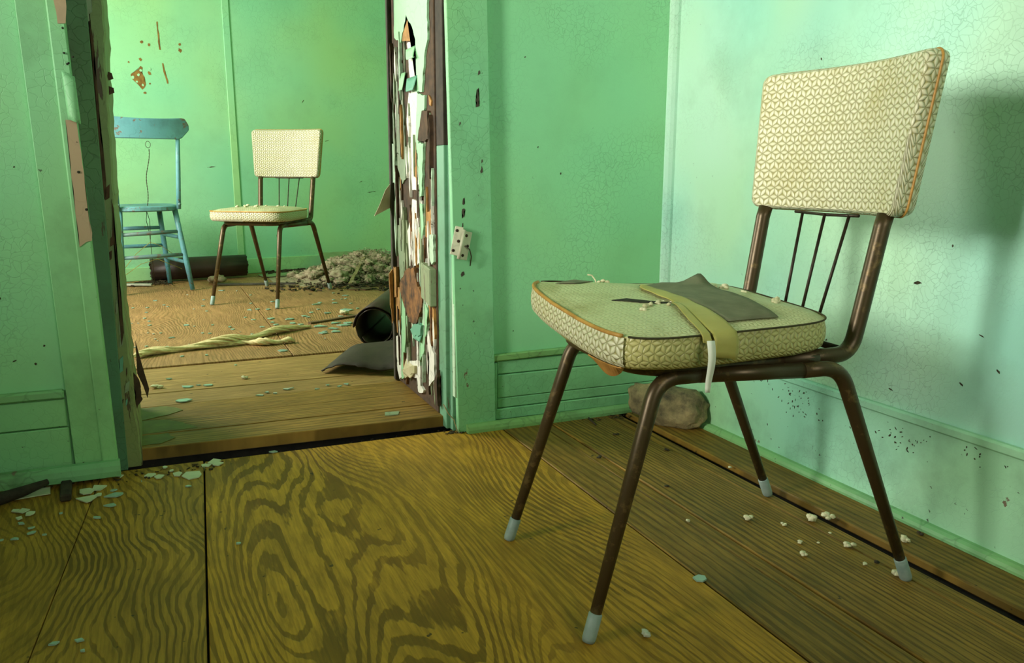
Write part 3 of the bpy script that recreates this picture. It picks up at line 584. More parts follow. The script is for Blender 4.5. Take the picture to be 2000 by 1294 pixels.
# ragged minor flakes between the big ones
for k in range(150):
    y = rr.uniform(.10, .485); z = rr.uniform(.04, 1.05); h = rr.uniform(.04, .20); ww = rr.uniform(.0025, .0085)
    if z + h > .93 and y < .33: continue
    mt = rr.choice(['white', 'pale', 'grey', 'brown', 'brown', 'white', 'brown', 'bark', 'grey', 'orange'])
    d = rr.uniform(-.004, .004)
    plate('paint_flake', jag([(y - ww * .3, z), (y + ww * .5, z + h * .15), (y + ww + d, z + h * .5), (y + ww * .3 + d, z + h), (y - ww * .5 + d, z + h * .85), (y - ww, z + h * .4)], .014, .0022, rr),
          YZ, -.001, rr.uniform(.003, .0115), m_flake[mt], t4)
def curl(name, y0, z0, w, h, out, mat, twist=0.0):
    V, F = [], []
    for i in range(7):
        for j in range(7):
            u, v = i / 6, j / 6
            a = v * 1.9
            V.append((-.697 - out * math.sin(a) * .8 - out * .2 * v, y0 + (u - .5) * w * (1 - .45 * v) + twist * v, z0 - h * math.sin(min(a, 1.57)) + (h * .3 * max(0, v - .8))))
    for i in range(6):
        for j in range(6): F.append((i * 7 + j, i * 7 + j + 1, (i + 1) * 7 + j + 1, (i + 1) * 7 + j))
    o = mesh(name, V, F, mat, t4, True)
    s = o.modifiers.new('thick', 'SOLIDIFY'); s.thickness = .0015
    return o
curl('paint_curl', .28, 1.045, .09, .035, .014, m_flake['mint'], -.05)
curl('paint_curl', .27, .965, .10, .04, .014, m_flake['teal'], -.02)
curl('paint_curl', .36, .985, .05, .05, .010, m_flake['mint'])
curl('paint_curl', .24, .268, .10, .055, .012, m_flake['teal'])
curl('paint_curl', .33, .125, .12, .045, .012, m_flake['cream'], .03)
hexa('wood_block', [(-.712, .092, .335), (-.690, .092, .335), (-.690, .175, .350), (-.712, .175, .350), (-.712, .092, .440), (-.690, .092, .440), (-.690, .175, .452), (-.712, .175, .452)], m_flake['grey'], t4, .003)
# white peel hanging into the far room from the jamb's back edge
V = [(-.706, WT + .015, .665), (-.704, WT + .03, .59), (-.735, WT + .03, .575), (-.757, WT + .025, .565), (-.74, WT + .02, .60), (-.722, WT + .015, .645)]
hp = mesh('paint_peel', V, [(0, 1, 2, 5), (2, 3, 4, 5)], m_flake['cream'], t4)
hp.modifiers.new('thick', 'SOLIDIFY').thickness = .002
plate('splinter', jag([(-.702, .40), (-.716, .38), (-.714, .30), (-.708, .22), (-.702, .24)], .02, .002), XZ, WT + .012, WT + .02, m_flake['orange'], t4)

# ---- baseboards of the near room
b1 = struct(empty('baseboard_left'), 'grimy mint baseboard of two boards left of the doorway')
box('ledge', (-3.6, -.020, .199), (-1.609, 0, .2195), m_ledge, b1, .004)
box('board', (-3.6, -.012, .133), (-1.609, 0, .197), m_trim, b1, .002)
box('board', (-3.6, -.012, .040), (-1.607, 0, .130), m_trim, b1, .002)
V = []
def quarter(name, p0, p1, inward, r, h, mat, parent):
    p0, p1, n = Vector(p0), Vector(p1), Vector(inward)
    prof = [(0, 0), (r, 0), (r, h * .35), (r * .85, h * .7), (r * .5, h * .95), (0, h)]
    V = [tuple(q + n * a + Vector((0, 0, b))) for q in (p0, p1) for a, b in prof]
    k = len(prof)
    F = [(i, (i + 1) % k, k + (i + 1) % k, k + i) for i in range(k)] + [tuple(range(k - 1, -1, -1)), tuple(range(k, 2 * k))]
    return mesh(name, V, F, mat, parent)
quarter('quarter_round', (-3.6, -.012, .004), (-1.508, -.024, .010), (0, -1, 0), .020, .036, m_ledge, b1)
b2 = struct(empty('baseboard_back'), 'cracked mint baseboard between the doorway and the corner')
hexa('ledge', [(-.578, -.016, .190), (-.03, -.016, .198), (-.03, 0, .198), (-.578, 0, .190), (-.578, -.016, .209), (-.03, -.016, .217), (-.03, 0, .217), (-.578, 0, .209)], m_ledge, b2, .003)
box('end_strip', (-.572, -.014, .052), (-.553, 0, .186), m_trim, b2, .002)
box('board', (-.551, -.008, .152), (-.03, 0, .189), m_trim, b2, .002)
box('board', (-.551, -.010, .084), (-.03, 0, .1495), m_trim, b2, .002)
box('board', (-.551, -.009, .055), (-.03, 0, .0825), m_trim, b2, .002)
box('bottom_rail', (-.570, -.013, .022), (-.03, 0, .053), m_trim, b2, .002)
quarter('quarter_round', (-.648, -.020, 0), (-.03, -.013, 0), (0, -1, 0), .018, .024, m_ledge, b2)
b3 = struct(empty('baseboard_right'), 'stained mint baseboard along the right wall')
box('board', (-.010, -3.2, .0), (0, -.03, .206), m_trim_right, b3, .001)
box('ledge', (-.016, -3.2, .206), (0, -.03, .226), m_trim_right, b3, .004)
quarter('quarter_round', (-.010, -.03, 0), (-.010, -3.2, 0), (-1, 0, 0), .018, .018, m_ledge, b3)
t5 = struct(empty('trim_5'), 'rounded corner moulding between back and right walls')
prof = [(0, 0), (-.026, 0), (-.025, -.006), (-.018, -.012), (-.008, -.017), (0, -.018)]
V = [(x, y, z) for z in (0.03, 2.5) for x, y in prof]; k = 6
mesh('corner_moulding', V, [(i, (i + 1) % k, k + (i + 1) % k, k + i) for i in range(k)] + [tuple(range(k)), tuple(range(2 * k - 1, k - 1, -1))], m_wall_right_lit, t5)

# ---- far wall: batten, baseboard, peeled plaster
t6 = struct(empty('trim_6'), 'vertical batten on the far wall')
hexa('batten', [fw(.712, ZF, 0), fw(.755, ZF, 0), fw(.755, ZF, .008), fw(.712, ZF, .008), fw(.695, 2.5, 0), fw(.738, 2.5, 0), fw(.738, 2.5, .008), fw(.695, 2.5, .008)], m_batten, t6, .002)
b4 = struct(empty('baseboard_far'), 'low mint baseboard of the far room')
def fbox(name, s0, s1, z0, z1, t0, t1_, mat, parent, bevel=.002):
    return hexa(name, [fw(s0, z0, t1_), fw(s1, z0, t1_), fw(s1, z0, t0), fw(s0, z0, t0), fw(s0, z1, t1_), fw(s1, z1, t1_), fw(s1, z1, t0), fw(s0, z1, t0)], mat, parent, bevel)
fbox('board', -1.1, .71, ZF - .004, .108, 0, .012, m_batten, b4)
fbox('board', .757, 2.9, ZF - .004, .124, 0, .012, m_batten, b4)
SZ = lambda u, v, t: fw(u, v, t)
ORANGE = [(.141, 1.261), (.164, 1.274), (.199, 1.314), (.213, 1.304), (.201, 1.28), (.22, 1.251), (.211, 1.228), (.221, 1.206), (.2, 1.178), (.187, 1.196), (.17, 1.218), (.15, 1.232)]
m_patch = plain('exposed orange plaster', (.30, .17, .035), (.18, .09, .018), 40, .85, bump=.6)
plate('peeled_patch', jag(ORANGE, .012, .004), SZ, 0, .0012, m_patch, wall_far)
rr = random.Random(5)
def blob(u, v, r, n=9): return [(u + r * rr.uniform(.6, 1.1) * math.cos(6.283 * i / n), v + r * rr.uniform(.6, 1.1) * math.sin(6.283 * i / n)) for i in range(n)]
for (u, v, r) in ((.217, 1.452, .010), (.257, 1.442, .010), (.434, 1.458, .010), (.434, 1.423, .014), (.202, 1.352, .010), (.136, 1.332, .006), (.248, 1.276, .012), (.213, 1.16, .009), (.246, 1.215, .006)):
    plate('peeled_spot', blob(u, v, r), SZ, 0, .0012, m_patch, wall_far)
for (u, v, r) in ((.152, 1.246, .010), (.185, 1.262, .009), (.172, 1.222, .008), (.205, 1.205, .008), (.20, 1.288, .009), (.250, 1.300, .010)):
    plate('paint_blister', blob(u, v, r), SZ, .0012, .003, m_flake['mint'], wall_far)
for L in ([(.313, 1.578), (.314, 1.462), (.318, 1.417)], [(.327, 1.339), (.337, 1.274), (.349, 1.222)]):
    Lp = [(u - .004, v) for u, v in L] + [(u + .004, v) for u, v in reversed(L)]
    plate('gouge', jag(Lp, .014, .003), SZ, 0, .0012, m_patch, wall_far)
for (s, z, l, a) in ((.98, .26, .05, 1.4), (1.35, .9, .03, .3), (.55, .72, .05, .1), (1.2, 1.15, .02, 1.0), (1.66, .55, .06, .1), (1.6, .62, .02, .4)):
    du, dv = l * math.cos(a), l * math.sin(a)
    plate('gouge', jag([(s, z), (s + du, z + dv), (s + du + .004, z + dv + .003), (s + .004, z + .003)], .01, .003), SZ, 0, .0012, m_flake['brown'], wall_far)

# ------------------------------------------------------------------ dinette chairs
def rrect(i, n, r, asp):
    """point i of n on a unit square with corners rounded by r (asp = width / height)"""
    rx, ry = r, r * asp; k = n // 4; q, f = divmod(i % n, k); f /= k
    # every quarter: half an edge, a corner arc, half an edge
    sx, sy = ((1, 1), (-1, 1), (-1, -1), (1, -1))[q]
    if q in (1, 3): f = 1 - f
    if f < .36: u, v = 1, (1 - ry) * f / .36
    elif f < .64:
        a = (f - .36) / .28 * math.pi / 2; u, v = 1 - rx + rx * math.cos(a), 1 - ry + ry * math.sin(a)
    else: u, v = (1 - rx) * (1 - f) / .36, 1
    return sx * u, sy * v
def sup(t, e):
    c, s = math.cos(t), math.sin(t)
    return (math.copysign(abs(c) ** (2 / e), c), math.copysign(abs(s) ** (2 / e), s))

class Seat:
    """seat pad: outline, tilt and dome, used by the pad and by everything lying on it"""
    CA, HL, E = .002, .211, 5.4
    def __init__(s, tilt, lift): s.tilt, s.lift = tilt, lift
    def hw(s, a): return .200 + .020 * (a - s.CA) / s.HL
    def pt(s, t, k=1.0):
        c, n = sup(t, s.E); a = s.CA + c * s.HL * k
        return a, n * s.hw(s.CA + c * s.HL) * k
    def t(s, a, b): return (.21 - b) * s.tilt + s.lift * max(0, a) * max(0, -b)
    def top(s, a, b):
        r = (abs((a - s.CA) / s.HL) ** s.E + abs(b / s.hw(a)) ** s.E) ** (1 / s.E)
        return .469 + .021 * (1 - min(1, r) ** 3.2) + s.t(a, b) + .003 * mnoise.noise(Vector((a * 22, b * 22, 0)))

def make_chair(name, label, loc, rz, feet, near):
    """dinette chair; +x is forward, +y the sitter's left; feet: four floor points"""
    e = empty(name, loc, rz); tag(e, label, 'chair')
    S = Seat(.045 if near else .0, .40 if near else 0.0)
    ZL, N = .397, 64
    tops = [(.122, -.1562), (.122, .1562), (-.197, .1849), (-.197, -.1849)]
    # legs with caps, bent into the side rails
    for (f, t, sgn) in zip(feet, tops, (-1, -1, 1, 1)):
        foot = Vector((f[0], f[1], .008)); knee = Vector((t[0], t[1], ZL)); end = Vector((t[0] + sgn * .075, t[1], ZL))
        pts = fillet([foot, knee, end], .055, 8)
        L = [0]
        for a, b in zip(pts[:-1], pts[1:]): L.append(L[-1] + (b - a).length)
        rad = [.0088 + (.0127 - .0088) * min(1, l / .34) for l in L]
        leg = tube('leg', pts, rad, m_steel, e, 14)
        d = (knee - foot).normalized()
        cap = tube('foot_cap', [foot - d * .008, foot - d * .002, foot + d * .036, foot + d * .038], [.0095, .0108, .0108, .0092], m_cap, leg, 14)
    for k in (-1, 1):
        a, b = Vector((.05, k * .157, ZL)), Vector((-.125, k * .184, ZL))
        tube('side_rail', [a, b], .0127, m_steel, e, 14)
    # seat ring running back into the two posts
    ring = [Vector((-.17, -.158, .409)), Vector((.152, -.150, .409)), Vector((.152, .150, .409)), Vector((-.17, .158, .409))]
    tube('seat_frame', fillet(ring, .07, 8), .0115, m_steel, e, 12)
    for k in (-1, 1):
        pts = [(-.10, k * .157, .409), (-.243, k * .153, .409), (-.258, k * .1518, .47), (-.2835, k * .157, .620), (-.289, k * .157, .639)]
        pts = fillet(pts[:3], .062, 8)[:-1] + [Vector(p) for p in pts[2:]]
        tube('back_post', pts, .0135, m_steel, e, 14)
    for (b0, b1) in ((-.036, -.046), (.010, .014), (.053, .075)):
        tube('spindle', [(-.247, b0, .412), (-.2885, b1, .634)], .0028, m_rod, e, 8)
    tube('spindle_bar', [(-.288, -.066, .634), (-.291, .015, .632), (-.288, .098, .634)], .0028, m_rod, e, 8)
    tube('spindle_bar', [(-.246, -.150, .411), (-.247, .150, .411)], .006, m_rod, e, 8)
    # seat pad: side wall and domed top
    V, F, UV = [], [], []
    prof = [(.955, .4205), (.985, .427), (1.0, .440), (1.0, .452), (.99, .464), (.985, .470)]
    for (k, z) in prof:
        per = 0; prev = None
        for i in range(N + 1):
            a, b = S.pt(2 * math.pi * i / N, k)
            if prev: per += math.hypot(a - prev[0], b - prev[1])
            prev = (a, b)
            V.append((a, b, z + S.t(a, b) + .0018 * mnoise.noise(Vector((a * 30, b * 30, z * 40))))); UV.append((per, z))
    for r in range(len(prof) - 1):
        for i in range(N):
            q = r * (N + 1) + i; F.append((q, q + 1, q + N + 2, q + N + 1))
    F.append(tuple(range(N - 1, -1, -1)))
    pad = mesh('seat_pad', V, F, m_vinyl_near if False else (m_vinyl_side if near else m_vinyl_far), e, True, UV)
    V, F, UV = [], [], []
    ks = [.985, .97, .94, .9, .82, .7, .55, .4, .25, .1]
    for k in ks:
        for i in range(N):
            a, b = S.pt(2 * math.pi * i / N, k); V.append((a, b, S.top(a, b))); UV.append((a, b))
    for r in range(len(ks) - 1):
        for i in range(N): F.append((r * N + i, r * N + (i + 1) % N, (r + 1) * N + (i + 1) % N, (r + 1) * N + i))
    F.append(tuple((len(ks) - 1) * N + i for i in range(N)))
    mesh('seat_cover', V, F, m_vinyl_top if near else m_vinyl_fartop, pad, True, UV)
    def edge(t0, t1, n, dz=0.0):
        return [(*S.pt(t0 + (t1 - t0) * i / n, .992), .4705 + S.t(*S.pt(t0 + (t1 - t0) * i / n, .992)) + dz) for i in range(n + 1)]
    if near:
        # bright clean front panel of the pad, orange piping only along the front edge
        V, F, UV = [], [], []
        for z, k in ((.4225, .972), (.43, 1.004), (.44, 1.012), (.452, 1.012), (.4685, 1.0)):
            per = 0; prev = None
            for i in range(25):
                t = -.86 + 1.52 * i / 24; a, b = S.pt(t, k)
                if prev: per += math.hypot(a - prev[0], b - prev[1])
                prev = (a, b); V.append((a, b, z + S.t(a, b))); UV.append((per, z))
        for r in range(4):
            for i in range(24): q = r * 25 + i; F.append((q, q + 1, q + 26, q + 25))
        fp = mesh('front_panel', V, F, m_vinyl_near, pad, True, UV)
        tube('piping', edge(-.85, .62, 30, .0), .0034, m_piping, pad, 8)
        tube('seam', edge(.72, 2 * math.pi - .95, 60, .0), .0016, m_seam, pad, 6)
        V, F = [], []
        for i in range(13):
            t = .10 + .50 * i / 12; a, b = S.pt(t, .985); a2, b2_ = S.pt(t, .93)
            dz = .020 * math.sin(math.pi * i / 12) ** .6
            V += [(a, b, .4225 + S.t(a, b)), (a2, b2_, .4215 + S.t(a, b) - dz)]
        vb = mesh('seat_board', V, [(2 * i, 2 * i + 2, 2 * i + 3, 2 * i + 1) for i in range(12)], m_board, e)
        vb.modifiers.new('thick', 'SOLIDIFY').thickness = .002; vb['label'] = 'split orange veneer under the pad'
    else:
        tube('piping', edge(0, 2 * math.pi * 63 / 64, 63, .0), .003, m_piping, pad, 8, closed=True)
    # backrest cushion
    zc, hz = .766, .130
    def bk(p, q, w):
        hw = .1994 + .010 * q
        a = -.2834 - .0132 * q - .024 - .040 * (1 - p * p) + w
        return (a, p * hw, zc + q * hz)
    V, F, UV = [], [], []
    N2 = 72; E2 = 9.0
    loops = [(-.024, .955), (-.021, .985), (-.012, .999), (0, 1.0), (.012, .999), (.021, .985), (.0245, .955)]
    arc = 0.0; pw = loops[0]
    for (w, k) in loops:
        arc += math.hypot(w - pw[0], (k - pw[1]) * .17); pw = (w, k)
        per = 0; prev = None
        for i in range(N2 + 1):
            c, s_ = rrect(i, N2, .10, 1.5); P = bk(c * k, s_ * k, w)
            if prev: per += math.hypot(P[1] - prev[1], P[2] - prev[2])
            prev = P; V.append(P); UV.append((per, arc + .1))
    for r in range(len(loops) - 1):
        for i in range(N2): q = r * (N2 + 1) + i; F.append((q, q + 1, q + N2 + 2, q + N2 + 1))
    for (w, sg) in ((-.024, -1), (.0245, 1)):
        base = len(V); ks = [.955, .92, .86, .76, .62, .45, .28, .12]
        for k in ks:
            for i in range(N2):
                c, s_ = rrect(i, N2, .10, 1.5)
                bulge = .0055 * (1 - (k / .955) ** 3)
                P = bk(c * k, s_ * k, w + sg * bulge); V.append(P); UV.append((P[1], P[2]))
        for r in range(len(ks) - 1):
            for i in range(N2):
                q = base + r * N2 + i; q2 = base + r * N2 + (i + 1) % N2
                F.append((q, q2, q2 + N2, q + N2))
        F.append(tuple(base + (len(ks) - 1) * N2 + i for i in range(N2)))
    back = mesh('backrest', V, F, m_vinyl_near if near else m_vinyl_far, e, True, UV)
    path = [bk(*[v * 1.003 for v in rrect(i, N2, .10, 1.5)], -.004) for i in range(N2)]
    tube('piping', path, .0022, m_piping, back, 6, closed=True)
    return e, S

def drape(name, S, L, R, n, mat, parent, off=.0015, thick=.0012, bump=None):
    """strip of tape following the seat top between two edge polylines (lists of (a, b))"""
    def samp(P, t):
        x = t * (len(P) - 1); i = min(int(x), len(P) - 2); f = x - i
        return P[i][0] + (P[i + 1][0] - P[i][0]) * f, P[i][1] + (P[i + 1][1] - P[i][1]) * f
    V, F = [], []; W = 8
    for i in range(n + 1):
        l, r = samp(L, i / n), samp(R, i / n)
        for j in range(W + 1):
            u = j / W; a = l[0] + (r[0] - l[0]) * u; b = l[1] + (r[1] - l[1]) * u
            hw = S.hw(a); z = S.top(a, max(-hw, min(hw, b))) + off
            over = b - hw * .985
            if over > 0: b = hw * .985 + min(over, .012) * .9 ; z -= max(0, over - .004)
            if bump: z += bump(a, b)
            V.append((a, b, z))
    for i in range(n):
        for j in range(W): q = i * (W + 1) + j; F.append((q, q + 1, q + W + 2, q + W + 1))
    o = mesh(name, V, F, mat, parent, True)
    o.modifiers.new('thick', 'SOLIDIFY').thickness = thick
    return o

def fluff_geo(r, seed, n=7, flat=.7, sub=2):
    rg = random.Random(seed); parts = []
    for k in range(n):
        bm = bmesh.new(); rad = r * rg.uniform(.35, .6)
        bmesh.ops.create_icosphere(bm, subdivisions=sub, radius=rad)
        c = Vector((rg.uniform(-1, 1), rg.uniform(-1, 1), 0)) * r * .55
        c.z = rad * .75 + rg.uniform(0, .6) * r * flat
        V = []
        for v in bm.verts:
            d = 1 + .45 * mnoise.noise(v.co * (2.6 / rad) + Vector((seed, k, 0))) + .25 * mnoise.noise(v.co * (6 / rad))
            p = v.co * d; p.z *= flat; V.append(c + p)
        bm.faces.ensure_lookup_table()
        F = [tuple(v.index for v in f.verts) for f in bm.faces]; bm.free()
        parts.append((V, F))
    V, F = join_geo(parts)
    z0 = min(v.z for v in V)
    return [Vector((v.x, v.y, v.z - z0)) for v in V], F

near_chair, SN = make_chair('dinette_chair', 'cream vinyl dinette chair with a torn, taped seat in the foreground', (-.5751, -.8804, 0), 3.077,
    [(.2388, -.1843), (.2424, .1893), (-.368, .1964), (-.3766, -.206)], True)
far_chair, SF = make_chair('dinette_chair', 'cream vinyl dinette chair with whole patterned back standing beyond the doorway', (-.8695, 2.4489, ZF), 4.1006,
    [(.2562, -.1686), (.2812, .2037), (-.41, .1785), (-.4429, -.2371)], False)
# tape and damage on the near seat
lift = lambda a, b: .022 * math.exp(-((a + .115) / .035) ** 2 - ((b + .085) / .028) ** 2)
drape('tape_patch', SN, [(.028, -.085), (.022, .03), (.015, .172)], [(-.10, -.095), (-.098, .03), (-.085, .165)], 22, m_tape_grey, near_chair, .0022, .0015, lift)
drape('tape_strip', SN, [(.046, -.05), (.048, .06), (.062, .17), (.064, .240)], [(.026, -.08), (.020, .05), (.018, .16), (.020, .246)], 24, m_tape_yellow, near_chair, .0036, .0014)
drape('tape_strip', SN, [(.058, .08), (.076, .16), (.084, .220)], [(.048, .08), (.062, .16), (.070, .224)], 16, m_tape_yellow, near_chair, .0048, .0012)
V = []
for i in range(12):
    t = i / 11; z = .468 - t * .078
    b = .231 + .004 * math.sin(t * 5)
    V += [(.088 - .004 * t, b, z), (.076 + .003 * t ** 3 - .002 * t, b + .002, z)]
hs = mesh('hanging_tape', V, [(2 * i, 2 * i + 1, 2 * i + 3, 2 * i + 2) for i in range(11)], m_tape_white, near_chair, True)
hs.modifiers.new('thick', 'SOLIDIFY').thickness = .001
tear = [(.128, .008), (.112, .032), (.088, .052), (.062, .066), (.042, .068), (.060, .052), (.085, .034), (.104, .014)]
plate('seat_tear', jag(tear, .008, .003), lambda u, v, t: (u, v, SN.top(u, v) + t), .0004, .0016, m_hole, near_chair)
for k, (a, b, r) in enumerate(((.070, .062, .008), (.088, .066, .007), (.058, .05, .007), (.10, .075, .010), (.062, .075, .008), (.045, .064, .007), (.115, .085, .008), (.075, -.155, .007), (.058, -.16, .008), (-.115, -.06, .009), (-.13, -.05, .010), (-.15, -.02, .007), (-.145, .075, .007), (-.16, .06, .009))):
    V, F = fluff_geo(r, 40 + k, 4, .7, 1)
    mesh('stuffing_tuft', [(a + v.x, b + v.y, SN.top(a, b) - .002 + v.z) for v in V], F, m_fluff, near_chair, True)
tube('loose_thread', [(.075, -.168, SN.top(.075, -.168)), (.074, -.172, .505), (.080, -.176, .514), (.088, -.178, .515)], .0015, m_fluff, near_chair, 6)
drape('tape_patch', SN, [(.165, -.150), (.115, -.178)], [(.135, -.130), (.085, -.158)], 10, m_tape_grey, near_chair, .002, .001)
# stuffing torn up on the far seat
for k, (a, b, r) in enumerate(((.08, -.10, .016), (.05, -.06, .014), (.02, -.02, .016), (.00, .02, .013), (.06, .0, .014), (-.04, .07, .014), (-.06, .10, .010), (.10, -.04, .012), (-.02, -.10, .018))):
    V, F = fluff_geo(r, 80 + k, 4, .55, 1)
    mesh('stuffing_tuft', [(a + v.x, b + v.y, SF.top(a, b) - .003 + v.z) for v in V], F, m_fluff, far_chair, True)

# ------------------------------------------------------------------ blue wooden chair, seen from behind
CB = Vector((-1.452, 3.06, ZF)); RB = math.atan2(.4, 1.9) + .02
blue = empty('wooden_chair', CB, RB)
tag(blue, 'worn turquoise wooden chair by the far wall, half hidden by the left door jamb', 'chair')
HS = .465   # seat height above the far floor
def dowel(name, p, q, r0, r1, mat, parent=blue, n=10):
    p, q = Vector(p), Vector(q); m = (p + q) / 2
    return tube(name, [p, p.lerp(q, .3), p.lerp(q, .65), q], [r0, (r0 + r1) * .53, (r0 + r1) * .54, r1], mat, parent, n)
rl, rr_ = (-.165, -.165), (.180, -.175)
legs = [((-.145, -.125, HS - .01), (-.170, -.175, .004)), ((.143, -.125, HS - .01), (.195, -.178, .004)),
        ((-.130, .155, HS - .01), (-.150, .200, .004)), ((.125, .155, HS - .01), (.166, .195, .004))]
for p, q in legs:
    d = Vector(q) - Vector(p)
    dowel('leg', p, q, .0155, .0125, m_blue)
def on(i, z):
    p, q = Vector(legs[i][0]), Vector(legs[i][1]); return p.lerp(q, (p.z - z) / (p.z - q.z))
for (i, j, z0, z1, m) in ((0, 1, .325, .335, m_blue_worn), (0, 1, .200, .205, m_blue_worn), (2, 3, .235, .235, m_blue), (2, 3, .34, .34, m_blue), (0, 2, .29, .29, m_blue), (0, 2, .15, .15, m_blue), (1, 3, .30, .30, m_blue), (1, 3, .16, .16, m_blue)):
    a, b = on(i, z0), on(j, z1)
    tube('rung', [a, a.lerp(b, .5), b], [.0095, .0115, .0095], m, blue, 10)
# saddle seat
outl = []
for i in range(40):
    t = 2 * math.pi * i / 40; c, s_ = sup(t, 3.2)
    y = s_ * .19 + .015; x = c * (.185 + .015 * s_)
    if s_ < 0: y -= .018 * (1 - (x / .2) ** 2)
    outl.append((x, y))
V, F = [], []
lay = [(.94, -.016), (1.0, -.010), (1.0, .008), (.96, .014), (.7, .010), (.3, .006)]
for k, z in lay: V += [(x * k, y * k, HS + z + (.006 * x)) for x, y in outl]
for r in range(len(lay) - 1):
    for i in range(40): F.append((r * 40 + i, r * 40 + (i + 1) % 40, (r + 1) * 40 + (i + 1) % 40, (r + 1) * 40 + i))
F += [tuple(range(39, -1, -1)), tuple(200 + i for i in range(40))]
mesh('seat', V, F, m_blue, blue)
for k in (-1, 1):
    dowel('back_post', (k * .158, -.150, HS - .005), (k * .168, -.195, HS + .395), .0125, .0115, m_blue)
    tube('bolt', [(k * .158, -.168, HS + .022), (k * .158, -.180, HS + .022)], .008, m_blue_worn, blue, 8)
# curved crest rail
V, F = [], []; n = 22
for i in range(n + 1):
    u = -1 + 2 * i / n; x = u * .232; y = -.215 + .030 * u * u
    top = HS + .478 + .012 * u * u - (.040 * max(0, abs(u) - .90) / .10) ** 1.0
    bot = HS + .372 + .0 * u * u + (.052 * max(0, abs(u) - .78) / .22)
    V += [(x, y - .009, bot), (x, y - .009, top), (x, y + .009, top), (x, y + .009, bot)]
for i in range(n):
    for j in range(4): F.append((i * 4 + j, i * 4 + (j + 1) % 4, (i + 1) * 4 + (j + 1) % 4, (i + 1) * 4 + j))
F += [(3, 2, 1, 0), (n * 4, n * 4 + 1, n * 4 + 2, n * 4 + 3)]
crest = mesh('crest_rail', V, F, m_blue, blue)
crest.modifiers.new('round', 'BEVEL').width = .004
# twisted wire threaded through the chair
W0 = blue.matrix_world
wire = empty('twisted_wire', (-1.425, 3.12, .04)); tag(wire, 'twisted wire with a loop at its top, threaded through the turquoise chair', 'wire')
for ph in (0, math.pi):
    pts = []
    for i in range(90):
        z = .47 + .35 * i / 89; a = z * 190 + ph
        pts.append((-.006 + .034 * (z - .47) / .35 + .006 * math.sin(z * 26) + .0016 * math.cos(a), .0016 * math.sin(a), z - .04))
    tube('strand', pts, .0013, m_wire, wire, 5)
tube('loop', [(.028 + .013 * math.sin(t), 0, .80 - .018 * math.cos(t) + (.004 if True else 0)) for t in [6.2832 * i / 16 for i in range(16)]], .0014, m_wire, wire, 6, closed=True)
tube('strand', [(-.006, 0, .43), (-.012, .0, .38), (0, 0, .30), (.003, 0, .21), (.006, .0, .002)], .0016, m_wire, wire, 6)
tube('strand', [(-.006, 0, .43), (.006, .0, .38), (0.002, 0, .27)], .0016, m_wire, wire, 6)
tube('strand', [(-.155, -.04, .10), (-.08, -.01, .19), (0, 0, .255), (.06, .0, .23), (.13, .02, .17)], .0015, m_wire_yellow, wire, 6)
tube('strand', [(-.165, -.05, .06), (-.06, 0, .13), (.03, .02, .155), (.16, .04, .09)], .0015, m_wire_yellow, wire, 6)

# ------------------------------------------------------------------ linoleum rolls
def roll(name, label, p0, p1, r, turns, mat, sheet=.004, jagend=.01, seed=0):
    rg = random.Random(seed)
    p0, p1 = Vector(p0), Vector(p1); ax = (p1 - p0).normalized(); L = (p1 - p0).length
    e = empty(name, (p0.x, p0.y, p0.z)); tag(e, label, 'linoleum roll')
    side = Vector((-ax.y, ax.x, 0)).normalized(); up = Vector((0, 0, 1))
    n = int(turns * 40); V, F = [], []
    ends0 = [rg.uniform(0, jagend) for _ in range(n + 1)]; ends1 = [rg.uniform(0, jagend) for _ in range(n + 1)]
    for i in range(n + 1):
        a = 6.2832 * turns * i / n; rr0 = r - .010 * (i / n) * turns - sheet
        for k, s_ in enumerate((0, .33, .66, 1)):
            ll = L * s_ + (ends0[i] if k == 0 else 0) - (ends1[i] if k == 3 else 0)
            V.append(ax * ll + side * math.cos(a) * rr0 + up * (math.sin(a) * rr0 + r))
    for i in range(n):
        for k in range(3): F.append((i * 4 + k, i * 4 + k + 1, i * 4 + k + 5, i * 4 + k + 4))
    o = mesh('rolled_sheet', V, F, mat, e, True)
    o.modifiers.new('thick', 'SOLIDIFY').thickness = sheet
    return e
roll('linoleum_roll', 'dark brown linoleum roll lying along the far wall behind the chairs', (-1.44, 3.40, ZF), (-.87, 3.46, ZF), .072, 2.6, m_lino, seed=2)
big = roll('linoleum_roll', 'thick brown linoleum roll with a dark open end beside the right door jamb', (-.650, .985, ZF), (-.36, 1.60, ZF), .085, 1.9, m_lino_near, seed=4, jagend=.012)
# flap torn loose in front of it
V, F = [], []
rg = random.Random(9); nu, nv = 16, 10
tip, c1, c2, c3 = Vector((-.905, .690, 0)), Vector((-.655, .545, 0)), Vector((-.55, 1.0, 0)), Vector((-.755, .95, 0))
for i in range(nu + 1):
    for j in range(nv + 1):
        u, v = i / nu, j / nv
        near_e = tip.lerp(c1, u); far_e = tip.lerp(c3, min(1, u * 2.2)) if u < .45 else c3.lerp(c2, (u - .45) / .55)
        p = near_e.lerp(far_e, v)
        h = .006 + .060 * math.sin(math.pi * min(1, v * .8 + .12)) * min(1, u * 1.9) ** 1.2 - .025 * (1 - v) * max(0, u - .7) + .014 * math.sin(u * 7) * (1 - v)
        p.z = ZF + max(.004, h) + rg.uniform(-.0008, .0008)
        if j in (0, nv) or i in (0, nu): p += Vector((rg.uniform(-.006, .006), rg.uniform(-.006, .006), 0))
        V.append(p - Vector(big.location))
for i in range(nu):
    for j in range(nv): q = i * (nv + 1) + j; F.append((q, q + 1, q + nv + 2, q + nv + 1))
fl = mesh('loose_flap', V, F, m_lino_flap, big, True); fl['label'] = 'grey-backed torn flap of linoleum'
